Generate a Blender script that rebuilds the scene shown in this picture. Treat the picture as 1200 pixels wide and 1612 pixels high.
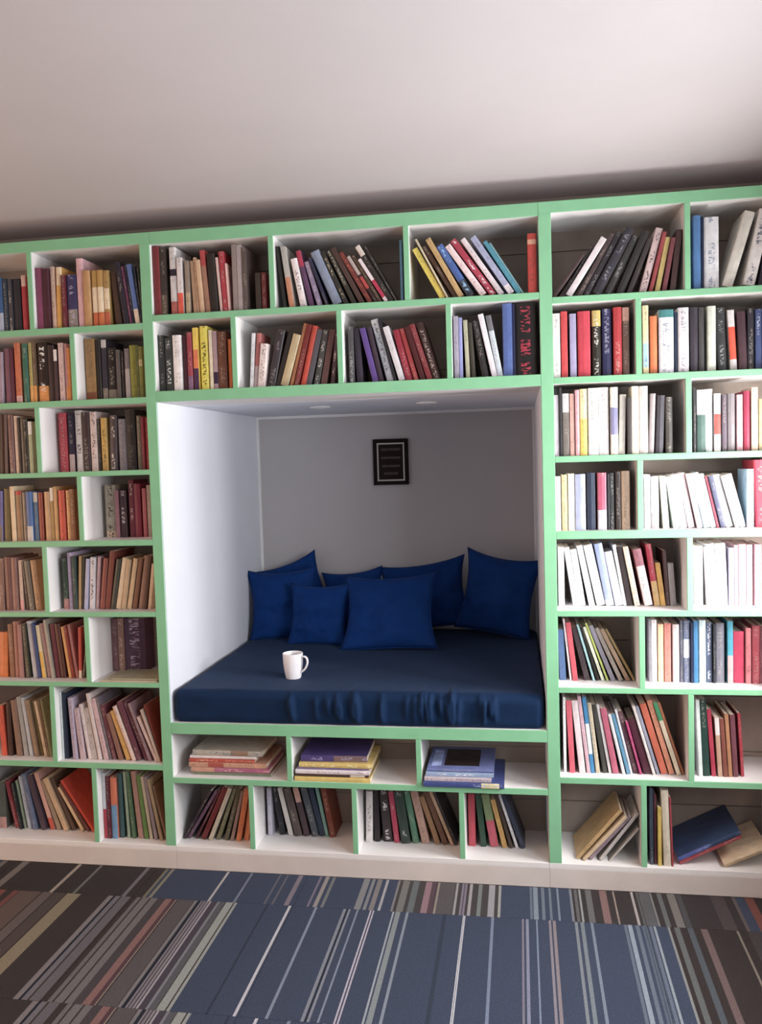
import bpy, bmesh, math, random
from mathutils import Matrix, Vector, noise

random.seed(7)
for o in list(bpy.data.objects):
    bpy.data.objects.remove(o, do_unlink=True)
scene = bpy.context.scene
COL = scene.collection
PI = math.pi

# ------------------------------------------------------------------ camera
# world: x right along the bookcase wall, y into the wall (bookcase front = 0), z up, metres
F_PX = 1343.47
YAW, PITCH, ROLL = math.radians(-9.2695), math.radians(-3.4273), math.radians(-1.6915)
CAM = Vector((1.2410, -2.8231, 1.4414))
fw = Vector((math.sin(YAW)*math.cos(PITCH), math.cos(YAW)*math.cos(PITCH), math.sin(PITCH)))
r0 = Vector((math.cos(YAW), -math.sin(YAW), 0)); u0 = r0.cross(fw)
rt = r0*math.cos(ROLL) + u0*math.sin(ROLL); up = u0*math.cos(ROLL) - r0*math.sin(ROLL)
cd = bpy.data.cameras.new('camera'); cam = bpy.data.objects.new('camera', cd); COL.objects.link(cam)
cam.matrix_world = Matrix(((rt.x, up.x, -fw.x, CAM.x), (rt.y, up.y, -fw.y, CAM.y), (rt.z, up.z, -fw.z, CAM.z), (0, 0, 0, 1)))
cd.sensor_fit = 'HORIZONTAL'; cd.sensor_width = 36.0; cd.lens = F_PX*36.0/1200.0; cd.clip_start = .05
scene.camera = cam

# ------------------------------------------------------------------ world, lights, exposure
w = bpy.data.worlds.new('overcast_sky'); scene.world = w; w.use_nodes = True
bg = w.node_tree.nodes['Background']; bg.inputs[0].default_value = (.80, .88, 1, 1); bg.inputs[1].default_value = 1.0
scene.view_settings.view_transform = 'Standard'; scene.view_settings.look = 'None'
scene.view_settings.gamma = 1.0; scene.view_settings.use_curve_mapping = False
scene.view_settings.exposure = -0.14

RX0, RX1, RY0 = -2.3, 2.335, -4.6          # room: left wall, right wall, rear wall
CZ = 2.335                                # ceiling
WIN1 = (-2.35, -.95, .85, 1.85)           # right wall window: y0, y1, z0, z1
ADDED_WIN4 = (-.72, -.12, .95, 1.45)            # small window added to make a light pool on the right bookcase
ADDED_WIN2 = (-2.6, -.8, .12, 1.75)            # left wall window, added to carry the warm light
ADDED_WIN3 = (-.2, 2.0, .9, 2.0)                # rear wall window added for ambient fill: x0, x1, z0, z1
def area(name, loc, rot, sx, sy, power, col):
    l = bpy.data.lights.new(name, 'AREA'); l.shape = 'RECTANGLE'; l.size = sx; l.size_y = sy; l.energy = power; l.color = col
    o = bpy.data.objects.new(name, l); COL.objects.link(o); o.location = loc; o.rotation_euler = rot
    return o
area('daylight_right', (RX1+.16, (WIN1[0]+WIN1[1])/2, (WIN1[2]+WIN1[3])/2), (0, PI/2, 0), WIN1[3]-WIN1[2], WIN1[1]-WIN1[0], 76, (.90, .95, 1.0))
area('added_light_near', (RX1+.16, (ADDED_WIN4[0]+ADDED_WIN4[1])/2, (ADDED_WIN4[2]+ADDED_WIN4[3])/2), (0, PI/2, 0), ADDED_WIN4[3]-ADDED_WIN4[2], ADDED_WIN4[1]-ADDED_WIN4[0], 85, (1.0, .97, .97))  # added light, imitates the glare on the right shelves
area('added_warm_light_left', (RX0-.16, (ADDED_WIN2[0]+ADDED_WIN2[1])/2, (ADDED_WIN2[2]+ADDED_WIN2[3])/2), (0, -PI/2, 0), ADDED_WIN2[3]-ADDED_WIN2[2], ADDED_WIN2[1]-ADDED_WIN2[0], 68, (1.0, .58, .33))  # added warm light, tints the left shelves
area('added_fill_rear', ((ADDED_WIN3[0]+ADDED_WIN3[1])/2, RY0-.16, (ADDED_WIN3[2]+ADDED_WIN3[3])/2), (PI/2, 0, 0), ADDED_WIN3[1]-ADDED_WIN3[0], ADDED_WIN3[3]-ADDED_WIN3[2], 9, (.97, .95, .95))  # added weak fill from behind the camera

# ------------------------------------------------------------------ materials
def mat(name, col, rough=.6, spec=.3, noise_amt=0.0, noise_scale=40, bump=0.0, bump_scale=200, attr=None, sheen=0.0, metal=0.0):
    m = bpy.data.materials.new(name); m.use_nodes = True; nt = m.node_tree; b = nt.nodes['Principled BSDF']
    b.inputs['Roughness'].default_value = rough; b.inputs['Specular IOR Level'].default_value = spec; b.inputs['Metallic'].default_value = metal
    if sheen:
        b.inputs['Sheen Weight'].default_value = sheen; b.inputs['Sheen Roughness'].default_value = .4
        b.inputs['Sheen Tint'].default_value = (.55, .68, 1, 1)
    tc = nt.nodes.new('ShaderNodeTexCoord')
    if attr:
        a = nt.nodes.new('ShaderNodeAttribute'); a.attribute_name = attr; src = a.outputs['Color']
    else:
        a = nt.nodes.new('ShaderNodeRGB'); a.outputs[0].default_value = (*col, 1); src = a.outputs[0]
    if noise_amt:
        n = nt.nodes.new('ShaderNodeTexNoise'); n.inputs['Scale'].default_value = noise_scale; n.inputs['Detail'].default_value = 4
        nt.links.new(tc.outputs['Object'], n.inputs['Vector'])
        mr = nt.nodes.new('ShaderNodeMapRange'); mr.inputs[1].default_value = .3; mr.inputs[2].default_value = .7
        mr.inputs[3].default_value = 1-noise_amt; mr.inputs[4].default_value = 1+noise_amt
        nt.links.new(n.outputs[0], mr.inputs[0])
        mx = nt.nodes.new('ShaderNodeVectorMath'); mx.operation = 'SCALE'
        nt.links.new(src, mx.inputs[0]); nt.links.new(mr.outputs[0], mx.inputs['Scale']); src = mx.outputs[0]
    nt.links.new(src, b.inputs['Base Color'])
    if bump:
        n2 = nt.nodes.new('ShaderNodeTexNoise'); n2.inputs['Scale'].default_value = bump_scale; n2.inputs['Detail'].default_value = 3
        nt.links.new(tc.outputs['Object'], n2.inputs['Vector'])
        bp = nt.nodes.new('ShaderNodeBump'); bp.inputs['Strength'].default_value = bump; bp.inputs['Distance'].default_value = .002
        nt.links.new(n2.outputs[0], bp.inputs['Height']); nt.links.new(bp.outputs[0], b.inputs['Normal'])
    return m
def srgb(h):
    o = []
    for i in (0, 2, 4):
        c = int(h[i:i+2], 16)/255; o.append(c/12.92 if c <= .04045 else ((c+.055)/1.055)**2.4)
    return tuple(o)
M = {}
M['green'] = mat('mint_green_paint', srgb('86c197'), .42, .4, .05, 12, .08, 90)
M['white'] = mat('white_shelf_paint', (.80, .78, .765), .5, .35, .03, 8, .05, 80)
M['ceiling'] = mat('ceiling_paint', (.54, .50, .505), .9, .1, .02, 3, .1, 150)
M['wall'] = mat('room_wall_paint', (.52, .455, .40), .9, .1, .04, 3, .1, 150)
M['alcove_white'] = mat('alcove_white_paint', (.79, .81, .87), .75, .2, .02, 5, .08, 120)
M['grey_wall'] = mat('alcove_grey_paint', (.50, .475, .475), .9, .1, .03, 3, .1, 120)
M['plank'] = mat('backing_plank', (.34, .285, .245), .75, .2, .12, 9, .15, 60)
M['plinth'] = mat('plinth_paint', (.64, .585, .55), .55, .3, .06, 6, .05, 80)
M['trim'] = mat('white_trim', (.82, .80, .79), .5, .3, .02, 9)
M['cloth'] = mat('navy_mattress_cloth', srgb('0f2644'), .8, .15, .08, 30, .25, 500, sheen=.06)
M['pillow'] = mat('blue_cushion_cloth', srgb('0c326c'), .8, .15, .08, 30, .25, 500, sheen=.06)
M['pages'] = mat('paper_pages', (.72, .64, .52), .9, .1, .10, 160)
M['china'] = mat('white_glazed_china', (.86, .84, .86), .18, .5, .01, 5)
M['frame'] = mat('dark_wood_frame', srgb('170d0c'), .6, .15, .2, 50)
M['plaque'] = mat('dark_plaque_panel', srgb('241a16'), .7, .15, .1, 20)
M['inlay'] = mat('silver_inlay', srgb('c8c0ba'), .4, .4, .05, 20)
M['lettering'] = mat('worn_lettering', srgb('463a35'), .5, .3, .3, 90)
M['lens'] = mat('frosted_lens', (.88, .88, .88), .35, .4, .01, 5)
M['carpet'] = mat('striped_carpet', None, 1.0, .05, .32, 320, .9, 420, attr='col')
M['window_paint'] = mat('window_frame_paint', (.8, .8, .8), .4, .4, .01, 5)
def glass():
    m = bpy.data.materials.new('window_glass'); m.use_nodes = True; nt = m.node_tree; nt.nodes.clear()
    out = nt.nodes.new('ShaderNodeOutputMaterial'); t = nt.nodes.new('ShaderNodeBsdfTransparent'); g = nt.nodes.new('ShaderNodeBsdfGlossy')
    g.inputs['Roughness'].default_value = .02; mx = nt.nodes.new('ShaderNodeMixShader'); mx.inputs[0].default_value = .06
    nt.links.new(t.outputs[0], mx.inputs[1]); nt.links.new(g.outputs[0], mx.inputs[2]); nt.links.new(mx.outputs[0], out.inputs[0])
    return m
M['glass'] = glass()
def book_material():
    # cover colour and ink colour are printed per face; the lettering is a noise pattern laid along the spine
    m = bpy.data.materials.new('printed_book_cover'); m.use_nodes = True; nt = m.node_tree; N = nt.nodes; L = nt.links; b = N['Principled BSDF']
    b.inputs['Roughness'].default_value = .42; b.inputs['Specular IOR Level'].default_value = .4
    c = N.new('ShaderNodeAttribute'); c.attribute_name = 'col'
    ik = N.new('ShaderNodeAttribute'); ik.attribute_name = 'ink'
    uv = N.new('ShaderNodeUVMap'); uv.uv_map = 'spine'
    oi = N.new('ShaderNodeObjectInfo')
    sep = N.new('ShaderNodeSeparateXYZ'); L.new(uv.outputs[0], sep.inputs[0])
    def mth(op, a, b_=None, cl=False):
        n = N.new('ShaderNodeMath'); n.operation = op; n.use_clamp = cl
        for i, v in enumerate((a, b_)):
            if v is None: continue
            if isinstance(v, (int, float)): n.inputs[i].default_value = v
            else: L.new(v, n.inputs[i])
        return n.outputs[0]
    sc = N.new('ShaderNodeCombineXYZ')
    L.new(mth('MULTIPLY', sep.outputs[0], 3.6), sc.inputs[0]); L.new(mth('MULTIPLY', sep.outputs[1], 34.0), sc.inputs[1])
    L.new(mth('MULTIPLY', oi.outputs['Random'], 97.0), sc.inputs[2])
    nz = N.new('ShaderNodeTexNoise'); nz.inputs['Scale'].default_value = 1.0; nz.inputs['Detail'].default_value = 2.5; L.new(sc.outputs[0], nz.inputs['Vector'])
    letters = mth('MULTIPLY', mth('SUBTRACT', nz.outputs[0], .50), 14.0, True)
    du = mth('ABSOLUTE', mth('SUBTRACT', sep.outputs[0], .5)); inu = mth('MULTIPLY', mth('SUBTRACT', .25, du), 30.0, True)
    sc2 = N.new('ShaderNodeCombineXYZ'); L.new(mth('MULTIPLY', sep.outputs[1], 3.2), sc2.inputs[1]); L.new(mth('MULTIPLY', oi.outputs['Random'], 53.0), sc2.inputs[2])
    nz2 = N.new('ShaderNodeTexNoise'); nz2.inputs['Scale'].default_value = 1.0; nz2.inputs['Detail'].default_value = 0.0; L.new(sc2.outputs[0], nz2.inputs['Vector'])
    inv = mth('MULTIPLY', mth('SUBTRACT', nz2.outputs[0], .46), 25.0, True)
    mask = mth('MULTIPLY', mth('MULTIPLY', mth('MULTIPLY', letters, inu), inv), ik.outputs['Alpha'])
    mx = N.new('ShaderNodeMix'); mx.data_type = 'RGBA'; L.new(mask, mx.inputs[0]); L.new(c.outputs['Color'], mx.inputs[6]); L.new(ik.outputs['Color'], mx.inputs[7])
    tc = N.new('ShaderNodeTexCoord'); n3 = N.new('ShaderNodeTexNoise'); n3.inputs['Scale'].default_value = 34; n3.inputs['Detail'].default_value = 3; L.new(tc.outputs['Object'], n3.inputs['Vector'])
    mr = N.new('ShaderNodeMapRange'); mr.inputs[1].default_value = .3; mr.inputs[2].default_value = .7; mr.inputs[3].default_value = .84; mr.inputs[4].default_value = 1.12; L.new(n3.outputs[0], mr.inputs[0])
    vs = N.new('ShaderNodeVectorMath'); vs.operation = 'SCALE'; L.new(mx.outputs[2], vs.inputs[0]); L.new(mr.outputs[0], vs.inputs['Scale'])
    L.new(vs.outputs[0], b.inputs['Base Color'])
    return m
M['book'] = book_material()

# ------------------------------------------------------------------ helpers
def link(name, me, m=None, parent=None):
    o = bpy.data.objects.new(name, me); COL.objects.link(o)
    if m is not None and me is not None: me.materials.append(M[m] if isinstance(m, str) else m)
    if parent: o.parent = parent
    return o
def tag(o, label=None, cat=None, group=None, kind=None):
    if label: o['label'] = label
    if cat: o['category'] = cat
    if group: o['group'] = group
    if kind: o['kind'] = kind
    return o
def empty(name, loc=(0, 0, 0)):
    o = bpy.data.objects.new(name, None); COL.objects.link(o); o.location = loc; o.empty_display_size = .05
    return o
BOXF = ((0, 3, 2, 1), (4, 5, 6, 7), (0, 1, 5, 4), (1, 2, 6, 5), (2, 3, 7, 6), (3, 0, 4, 7))
def box_vf(x0, x1, y0, y1, z0, z1):
    return [(x0, y0, z0), (x1, y0, z0), (x1, y1, z0), (x0, y1, z0), (x0, y0, z1), (x1, y0, z1), (x1, y1, z1), (x0, y1, z1)]
def box(name, x0, x1, y0, y1, z0, z1, m, parent=None, bevel=0.0, off=(0, 0, 0)):
    """box in world coordinates; its own origin at the centre of its base (relative to the parent's location `off`)"""
    cx, cy = (x0+x1)/2, (y0+y1)/2
    me = bpy.data.meshes.new(name); me.from_pydata(box_vf(x0-cx, x1-cx, y0-cy, y1-cy, 0, z1-z0), [], BOXF); me.update()
    if bevel:
        bm = bmesh.new(); bm.from_mesh(me); bmesh.ops.bevel(bm, geom=bm.edges[:], offset=bevel, segments=1, affect='EDGES'); bm.to_mesh(me); bm.free()
    o = link(name, me, m, parent); o.location = (cx-off[0], cy-off[1], z0-off[2])
    return o
def sub_box(name, x0, x1, y0, y1, z0, z1, m, parent, pw, bevel=0.0):
    return box(name, x0, x1, y0, y1, z0, z1, m, parent, bevel, pw)
def smooth(me):
    me.polygons.foreach_set('use_smooth', [True]*len(me.polygons)); me.update()

# ------------------------------------------------------------------ room shell
DEPTH = .25            # bookcase depth
ALC = 1.149            # alcove depth
AX0, AX1 = 0.0, 1.3155 # alcove sides
PL0, PR1 = -.0376, 1.3560
LX0, RXE = -.93, 2.33  # outer ends of the side bookcases
Z = dict(C1b=1.9456, C1t=1.9670, C2b=1.6680, C2t=1.7053, Crail=2.2073, L1b=1.9207, L1t=1.9431, L2b=1.6662, L2t=1.6876, L3b=1.4170, L3t=1.4350, L4b=1.1677, L4t=1.1882, L5b=0.9135, L5t=0.9314, L6b=0.6589, L6t=0.6763, L7b=0.3592, L7t=0.3802, Lrail=2.2120, R1b=1.9277, R1t=1.9483, R2b=1.6719, R2t=1.6925, R3b=1.4190, R3t=1.4391, R4b=1.1693, R4t=1.1957, R5b=0.9155, R5t=0.9347, R6b=0.6618, R6t=0.6800, R7b=0.3573, R7t=0.3778, Rrail=2.2142, S1b=0.4939, S1t=0.5343, S2b=0.3145, S2t=0.3352, base=0.0844)
EB0 = .005
def struct(o): o['kind'] = 'structure'; return o
struct(box('ceiling', RX0-.15, RX1+.15, RY0-.15, DEPTH+.10, CZ, CZ+.10, 'ceiling'))
struct(box('wall_back_left', RX0-.15, -.012, DEPTH+.012, DEPTH+.10, 0, CZ, 'wall'))
struct(box('wall_back_right', AX1+.012, RX1+.15, DEPTH+.012, DEPTH+.10, 0, CZ, 'wall'))
struct(box('wall_back_upper', -.012, AX1+.012, DEPTH+.012, DEPTH+.10, Z['C2b']+.02, CZ, 'wall'))
struct(box('wall_alcove_back', -.10, AX1+.10, ALC, ALC+.08, .30, Z['C2b']+.10, 'grey_wall'))
struct(box('wall_alcove_left', -.0004, AX0+.002, EB0, ALC, Z['S1t']+.0005, Z['C2b']-.0008, 'alcove_white'))
struct(box('wall_alcove_right', AX1-.002, AX1+.0004, EB0, ALC, Z['S1t']+.0005, Z['C2b']-.0008, 'alcove_white'))
struct(box('ceiling_alcove', -.012, AX1+.012, DEPTH, ALC, Z['C2b']-.0005, Z['C2b']+.02, 'alcove_white'))
struct(box('trim_1', AX0, AX0+.012, ALC-.012, ALC, .55, Z['C2b']-.001, 'trim'))
struct(box('trim_2', AX1-.012, AX1, ALC-.012, ALC, .55, Z['C2b']-.001, 'trim'))
struct(box('trim_3', AX0+.012, AX1-.012, ALC-.012, ALC, Z['C2b']-.013, Z['C2b']-.001, 'trim'))
def wall_with_window(name, axis, c0, c1, a0, a1, wins):
    """wall slab between c0 and c1 on `axis`, from a0 to a1 along the other, holes (w0, w1, z0, z1) in order"""
    root = struct(empty(name, ((c0+c1)/2 if axis == 'x' else (a0+a1)/2, (a0+a1)/2 if axis == 'x' else (c0+c1)/2, 0))); off = tuple(root.location)
    parts = []; p = a0
    for win in wins:
        parts += [(p, win[0], 0, CZ), (win[0], win[1], 0, win[2]), (win[0], win[1], win[3], CZ)]; p = win[1]
    parts.append((p, a1, 0, CZ))
    for (p0, p1, z0, z1) in parts:
        if axis == 'x': box('wall_panel', c0, c1, p0, p1, z0, z1, 'wall', root, off=off)
        else: box('wall_panel', p0, p1, c0, c1, z0, z1, 'wall', root, off=off)
wall_with_window('wall_right', 'x', RX1, RX1+.15, RY0, DEPTH+.012, (WIN1, ADDED_WIN4))
wall_with_window('wall_left', 'x', RX0-.15, RX0, RY0, DEPTH+.012, (ADDED_WIN2,))
wall_with_window('wall_rear', 'y', RY0-.15, RY0, RX0-.15, RX1+.15, (ADDED_WIN3,))
def window(name, axis, c0, c1, win):
    mid = (win[0]+win[1])/2; root = struct(empty(name, ((c0+c1)/2, mid, win[2]) if axis == 'x' else (mid, (c0+c1)/2, win[2]))); off = tuple(root.location)
    def b(n, p0, p1, q0, q1, z0, z1, m):
        return box(n, q0, q1, p0, p1, z0, z1, m, root, off=off) if axis == 'x' else box(n, p0, p1, q0, q1, z0, z1, m, root, off=off)
    t = .045; q0, q1 = (c0+c1)/2-.03, (c0+c1)/2+.03
    b('window_frame', win[0], win[0]+t, q0, q1, win[2], win[3], 'window_paint'); b('window_frame', win[1]-t, win[1], q0, q1, win[2], win[3], 'window_paint')
    b('window_frame', win[0]+t, win[1]-t, q0, q1, win[2], win[2]+t, 'window_paint'); b('window_frame', win[0]+t, win[1]-t, q0, q1, win[3]-t, win[3], 'window_paint')
    b('mullion', mid-t/2, mid+t/2, q0, q1, win[2]+t, win[3]-t, 'window_paint')
    for p0, p1 in ((win[0]+t, mid-t/2), (mid+t/2, win[1]-t)): b('pane', p0, p1, (c0+c1)/2-.003, (c0+c1)/2+.003, win[2]+t, win[3]-t, 'glass')
window('window_1', 'x', RX1, RX1+.15, WIN1); window('added_window_left', 'x', RX0-.15, RX0, ADDED_WIN2); window('added_window_rear', 'y', RY0-.15, RY0, ADDED_WIN3); window('added_window_near', 'x', RX1, RX1+.15, ADDED_WIN4)  # left, rear and small near windows are added for their light

# carpet: striped tiles laid in rows on the slab; brown gap bands toward the sides paint in dim, warm light
STRIPES_SHADE_NEAR = [(-0.6798, -0.6607, [0.152, 0.134, 0.126]), (-0.6607, -0.6007, [0.046, 0.04, 0.04]), (-0.6007, -0.5724, [0.167, 0.147, 0.136]), (-0.5724, -0.3792, [0.046, 0.04, 0.04]), (-0.3792, -0.3656, [0.319, 0.274, 0.239]), (-0.3656, -0.2942, [0.046, 0.04, 0.04]), (-0.2942, -0.2832, [0.141, 0.143, 0.134]), (-0.2832, -0.1147, [0.046, 0.04, 0.04]), (-0.1147, -0.1008, [0.154, 0.145, 0.161]), (-0.1008, -0.0395, [0.046, 0.04, 0.04]), (-0.0395, -0.0287, [0.168, 0.158, 0.121]), (-0.0185, -0.0071, [0.213, 0.201, 0.155]), (0.1899, 0.1987, [0.392, 0.373, 0.367]), (0.278, 0.2861, [0.166, 0.189, 0.242]), (0.3826, 0.3896, [0.124, 0.123, 0.148]), (0.4092, 0.4161, [0.124, 0.123, 0.148]), (0.4518, 0.4678, [0.203, 0.174, 0.206]), (0.5284, 0.5363, [0.179, 0.156, 0.203]), (0.5489, 0.5625, [0.265, 0.245, 0.233]), (0.5744, 0.5846, [0.169, 0.173, 0.173]), (0.6853, 0.7065, [0.21, 0.21, 0.216]), (0.7143, 0.7249, [0.199, 0.201, 0.214]), (0.7333, 0.7494, [0.201, 0.185, 0.185]), (0.7633, 0.7722, [0.328, 0.324, 0.338]), (0.8048, 0.812, [0.197, 0.185, 0.193]), (0.812, 0.8224, [0.062, 0.057, 0.057]), (0.8224, 0.845, [0.167, 0.163, 0.156]), (0.845, 0.8571, [0.062, 0.057, 0.057]), (0.8571, 0.8779, [0.125, 0.138, 0.143]), (0.8779, 0.9009, [0.062, 0.057, 0.057]), (0.9009, 0.9217, [0.254, 0.165, 0.185]), (0.9217, 0.938, [0.091, 0.062, 0.074]), (0.938, 0.9418, [0.062, 0.057, 0.057]), (0.9418, 0.9489, [0.261, 0.221, 0.192]), (0.9494, 1.0009, [0.096, 0.087, 0.09]), (1.0009, 1.0041, [0.062, 0.057, 0.057]), (1.0041, 1.0117, [0.296, 0.286, 0.294]), (1.0117, 1.0241, [0.062, 0.057, 0.057]), (1.0241, 1.0311, [0.201, 0.176, 0.221]), (1.0311, 1.0338, [0.062, 0.057, 0.057]), (1.0338, 1.0413, [0.201, 0.176, 0.221]), (1.0413, 1.0499, [0.062, 0.057, 0.057]), (1.0499, 1.0596, [0.326, 0.309, 0.323]), (1.0596, 1.0795, [0.062, 0.057, 0.057]), (1.0795, 1.0918, [0.174, 0.194, 0.193]), (1.0918, 1.1142, [0.062, 0.057, 0.057]), (1.1142, 1.1345, [0.296, 0.287, 0.306]), (1.1345, 1.1462, [0.062, 0.057, 0.057]), (1.1462, 1.1547, [0.297, 0.3, 0.284]), (1.2482, 1.2561, [0.128, 0.153, 0.195]), (1.2592, 1.274, [0.205, 0.237, 0.277]), (1.2854, 1.2954, [0.146, 0.173, 0.208]), (1.3094, 1.3172, [0.146, 0.173, 0.208]), (1.3355, 1.3416, [0.188, 0.218, 0.268]), (1.3767, 1.3845, [0.184, 0.195, 0.222]), (1.3845, 1.3918, [0.046, 0.04, 0.04]), (1.3918, 1.4017, [0.123, 0.118, 0.12]), (1.4017, 1.4069, [0.046, 0.04, 0.04]), (1.4069, 1.4134, [0.271, 0.284, 0.281]), (1.4134, 1.4284, [0.046, 0.04, 0.04]), (1.4284, 1.4473, [0.13, 0.128, 0.131]), (1.4473, 1.4734, [0.046, 0.04, 0.04]), (1.4734, 1.4961, [0.201, 0.127, 0.122]), (1.4961, 1.5161, [0.046, 0.04, 0.04]), (1.5161, 1.5216, [0.259, 0.21, 0.182]), (1.5216, 1.5734, [0.046, 0.04, 0.04]), (1.5734, 1.5814, [0.355, 0.325, 0.314]), (1.5814, 1.5906, [0.046, 0.04, 0.04]), (1.5906, 1.6327, [0.098, 0.097, 0.101]), (1.6344, 1.6399, [0.203, 0.196, 0.186]), (1.6399, 1.6571, [0.046, 0.04, 0.04]), (1.6571, 1.6713, [0.12, 0.126, 0.127]), (1.6713, 1.6885, [0.046, 0.04, 0.04]), (1.6885, 1.7131, [0.168, 0.154, 0.145]), (1.7131, 1.7165, [0.046, 0.04, 0.04]), (1.7165, 1.7331, [0.071, 0.069, 0.074]), (1.7331, 1.8243, [0.046, 0.04, 0.04]), (1.8243, 1.8654, [0.077, 0.061, 0.063]), (1.8654, 1.89, [0.046, 0.04, 0.04]), (1.89, 1.9003, [0.116, 0.096, 0.091])]
STRIPES_SHADE_FAR = [(-0.5619, -0.5351, [0.181, 0.075, 0.063]), (-0.5351, -0.5084, [0.049, 0.041, 0.04]), (-0.5084, -0.4876, [0.165, 0.069, 0.066]), (-0.4876, -0.4847, [0.049, 0.041, 0.04]), (-0.4847, -0.4051, [0.116, 0.086, 0.078]), (-0.4051, -0.3992, [0.049, 0.041, 0.04]), (-0.3992, -0.3611, [0.126, 0.104, 0.098]), (-0.3611, -0.3553, [0.049, 0.041, 0.04]), (-0.3553, -0.3145, [0.081, 0.066, 0.062]), (-0.3145, -0.3086, [0.049, 0.041, 0.04]), (-0.3086, -0.2594, [0.228, 0.196, 0.141]), (-0.2594, -0.1586, [0.049, 0.041, 0.04]), (-0.1586, -0.1415, [0.198, 0.18, 0.184]), (-0.1415, -0.1341, [0.024, 0.026, 0.034]), (-0.1329, -0.1158, [0.154, 0.145, 0.161]), (-0.1158, -0.1101, [0.049, 0.041, 0.04]), (-0.1101, -0.0788, [0.129, 0.123, 0.134]), (-0.0788, -0.0561, [0.049, 0.041, 0.04]), (-0.0561, -0.042, [0.146, 0.136, 0.14]), (-0.042, -0.0363, [0.049, 0.041, 0.04]), (-0.0363, -0.0109, [0.157, 0.149, 0.15]), (-0.0109, -0.0053, [0.049, 0.041, 0.04]), (-0.0053, 0.0172, [0.157, 0.149, 0.15]), (0.0172, 0.0453, [0.067, 0.058, 0.063]), (0.0453, 0.0677, [0.219, 0.126, 0.119]), (0.0677, 0.0805, [0.09, 0.052, 0.059]), (0.0811, 0.085, [0.259, 0.204, 0.173]), (0.085, 0.0894, [0.049, 0.041, 0.04]), (0.0894, 0.1448, [0.096, 0.086, 0.089]), (0.1448, 0.1476, [0.049, 0.041, 0.04]), (0.1476, 0.1586, [0.185, 0.174, 0.178]), (0.1591, 0.1691, [0.025, 0.027, 0.036]), (0.1696, 0.1757, [0.196, 0.176, 0.201]), (0.1757, 0.179, [0.049, 0.041, 0.04]), (0.179, 0.1867, [0.196, 0.176, 0.201]), (0.1867, 0.19, [0.049, 0.041, 0.04]), (0.19, 0.1966, [0.244, 0.219, 0.249]), (0.1966, 0.1999, [0.049, 0.041, 0.04]), (0.1999, 0.2065, [0.324, 0.295, 0.322]), (0.2081, 0.2273, [0.066, 0.056, 0.072]), (0.2273, 0.2355, [0.188, 0.19, 0.207]), (0.236, 0.2546, [0.094, 0.094, 0.103]), (0.2546, 0.2574, [0.049, 0.041, 0.04]), (0.2574, 0.2819, [0.28, 0.292, 0.279]), (0.2819, 0.2862, [0.049, 0.041, 0.04]), (0.2862, 0.2955, [0.28, 0.292, 0.279]), (0.3955, 0.402, [0.036, 0.043, 0.063]), (0.4705, 0.4791, [0.488, 0.474, 0.506]), (0.5581, 0.5666, [0.207, 0.231, 0.295]), (0.653, 0.6624, [0.212, 0.219, 0.253]), (0.6635, 0.6692, [0.026, 0.031, 0.044]), (0.6697, 0.677, [0.212, 0.219, 0.253]), (0.6973, 0.703, [0.207, 0.231, 0.295]), (0.7403, 0.7455, [0.426, 0.384, 0.436]), (0.7496, 0.7543, [0.426, 0.384, 0.436]), (0.8134, 0.819, [0.302, 0.329, 0.35]), (0.8236, 0.839, [0.217, 0.24, 0.245]), (0.8573, 0.8655, [0.218, 0.244, 0.285]), (0.9747, 0.9868, [0.04, 0.049, 0.072]), (1.0383, 1.0463, [0.491, 0.493, 0.526]), (1.1271, 1.1359, [0.175, 0.207, 0.278]), (1.2219, 1.228, [0.196, 0.176, 0.216]), (1.2341, 1.2426, [0.216, 0.226, 0.295]), (1.2653, 1.2701, [0.19, 0.23, 0.294]), (1.304, 1.3113, [0.237, 0.21, 0.232]), (1.3161, 1.3253, [0.235, 0.198, 0.206]), (1.3829, 1.3917, [0.201, 0.218, 0.236]), (1.4001, 1.4112, [0.181, 0.206, 0.223]), (1.4307, 1.439, [0.188, 0.218, 0.268]), (1.53, 1.5386, [0.124, 0.148, 0.185]), (1.5418, 1.5543, [0.255, 0.291, 0.337]), (1.5645, 1.5754, [0.134, 0.158, 0.196]), (1.584, 1.591, [0.102, 0.121, 0.155]), (1.5933, 1.6004, [0.102, 0.121, 0.155]), (1.6043, 1.6136, [0.128, 0.148, 0.194]), (1.6175, 1.6245, [0.274, 0.306, 0.333]), (1.6587, 1.6656, [0.229, 0.234, 0.227]), (1.6656, 1.678, [0.044, 0.036, 0.035]), (1.678, 1.6943, [0.12, 0.126, 0.127]), (1.6943, 1.7167, [0.044, 0.036, 0.035]), (1.7167, 1.7336, [0.084, 0.095, 0.109]), (1.7336, 1.7552, [0.044, 0.036, 0.035]), (1.7552, 1.7751, [0.148, 0.104, 0.102]), (1.7751, 1.8577, [0.044, 0.036, 0.035]), (1.8577, 1.8645, [0.196, 0.167, 0.143]), (1.8645, 1.8889, [0.044, 0.036, 0.035]), (1.8889, 1.9305, [0.063, 0.056, 0.057])]

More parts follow.
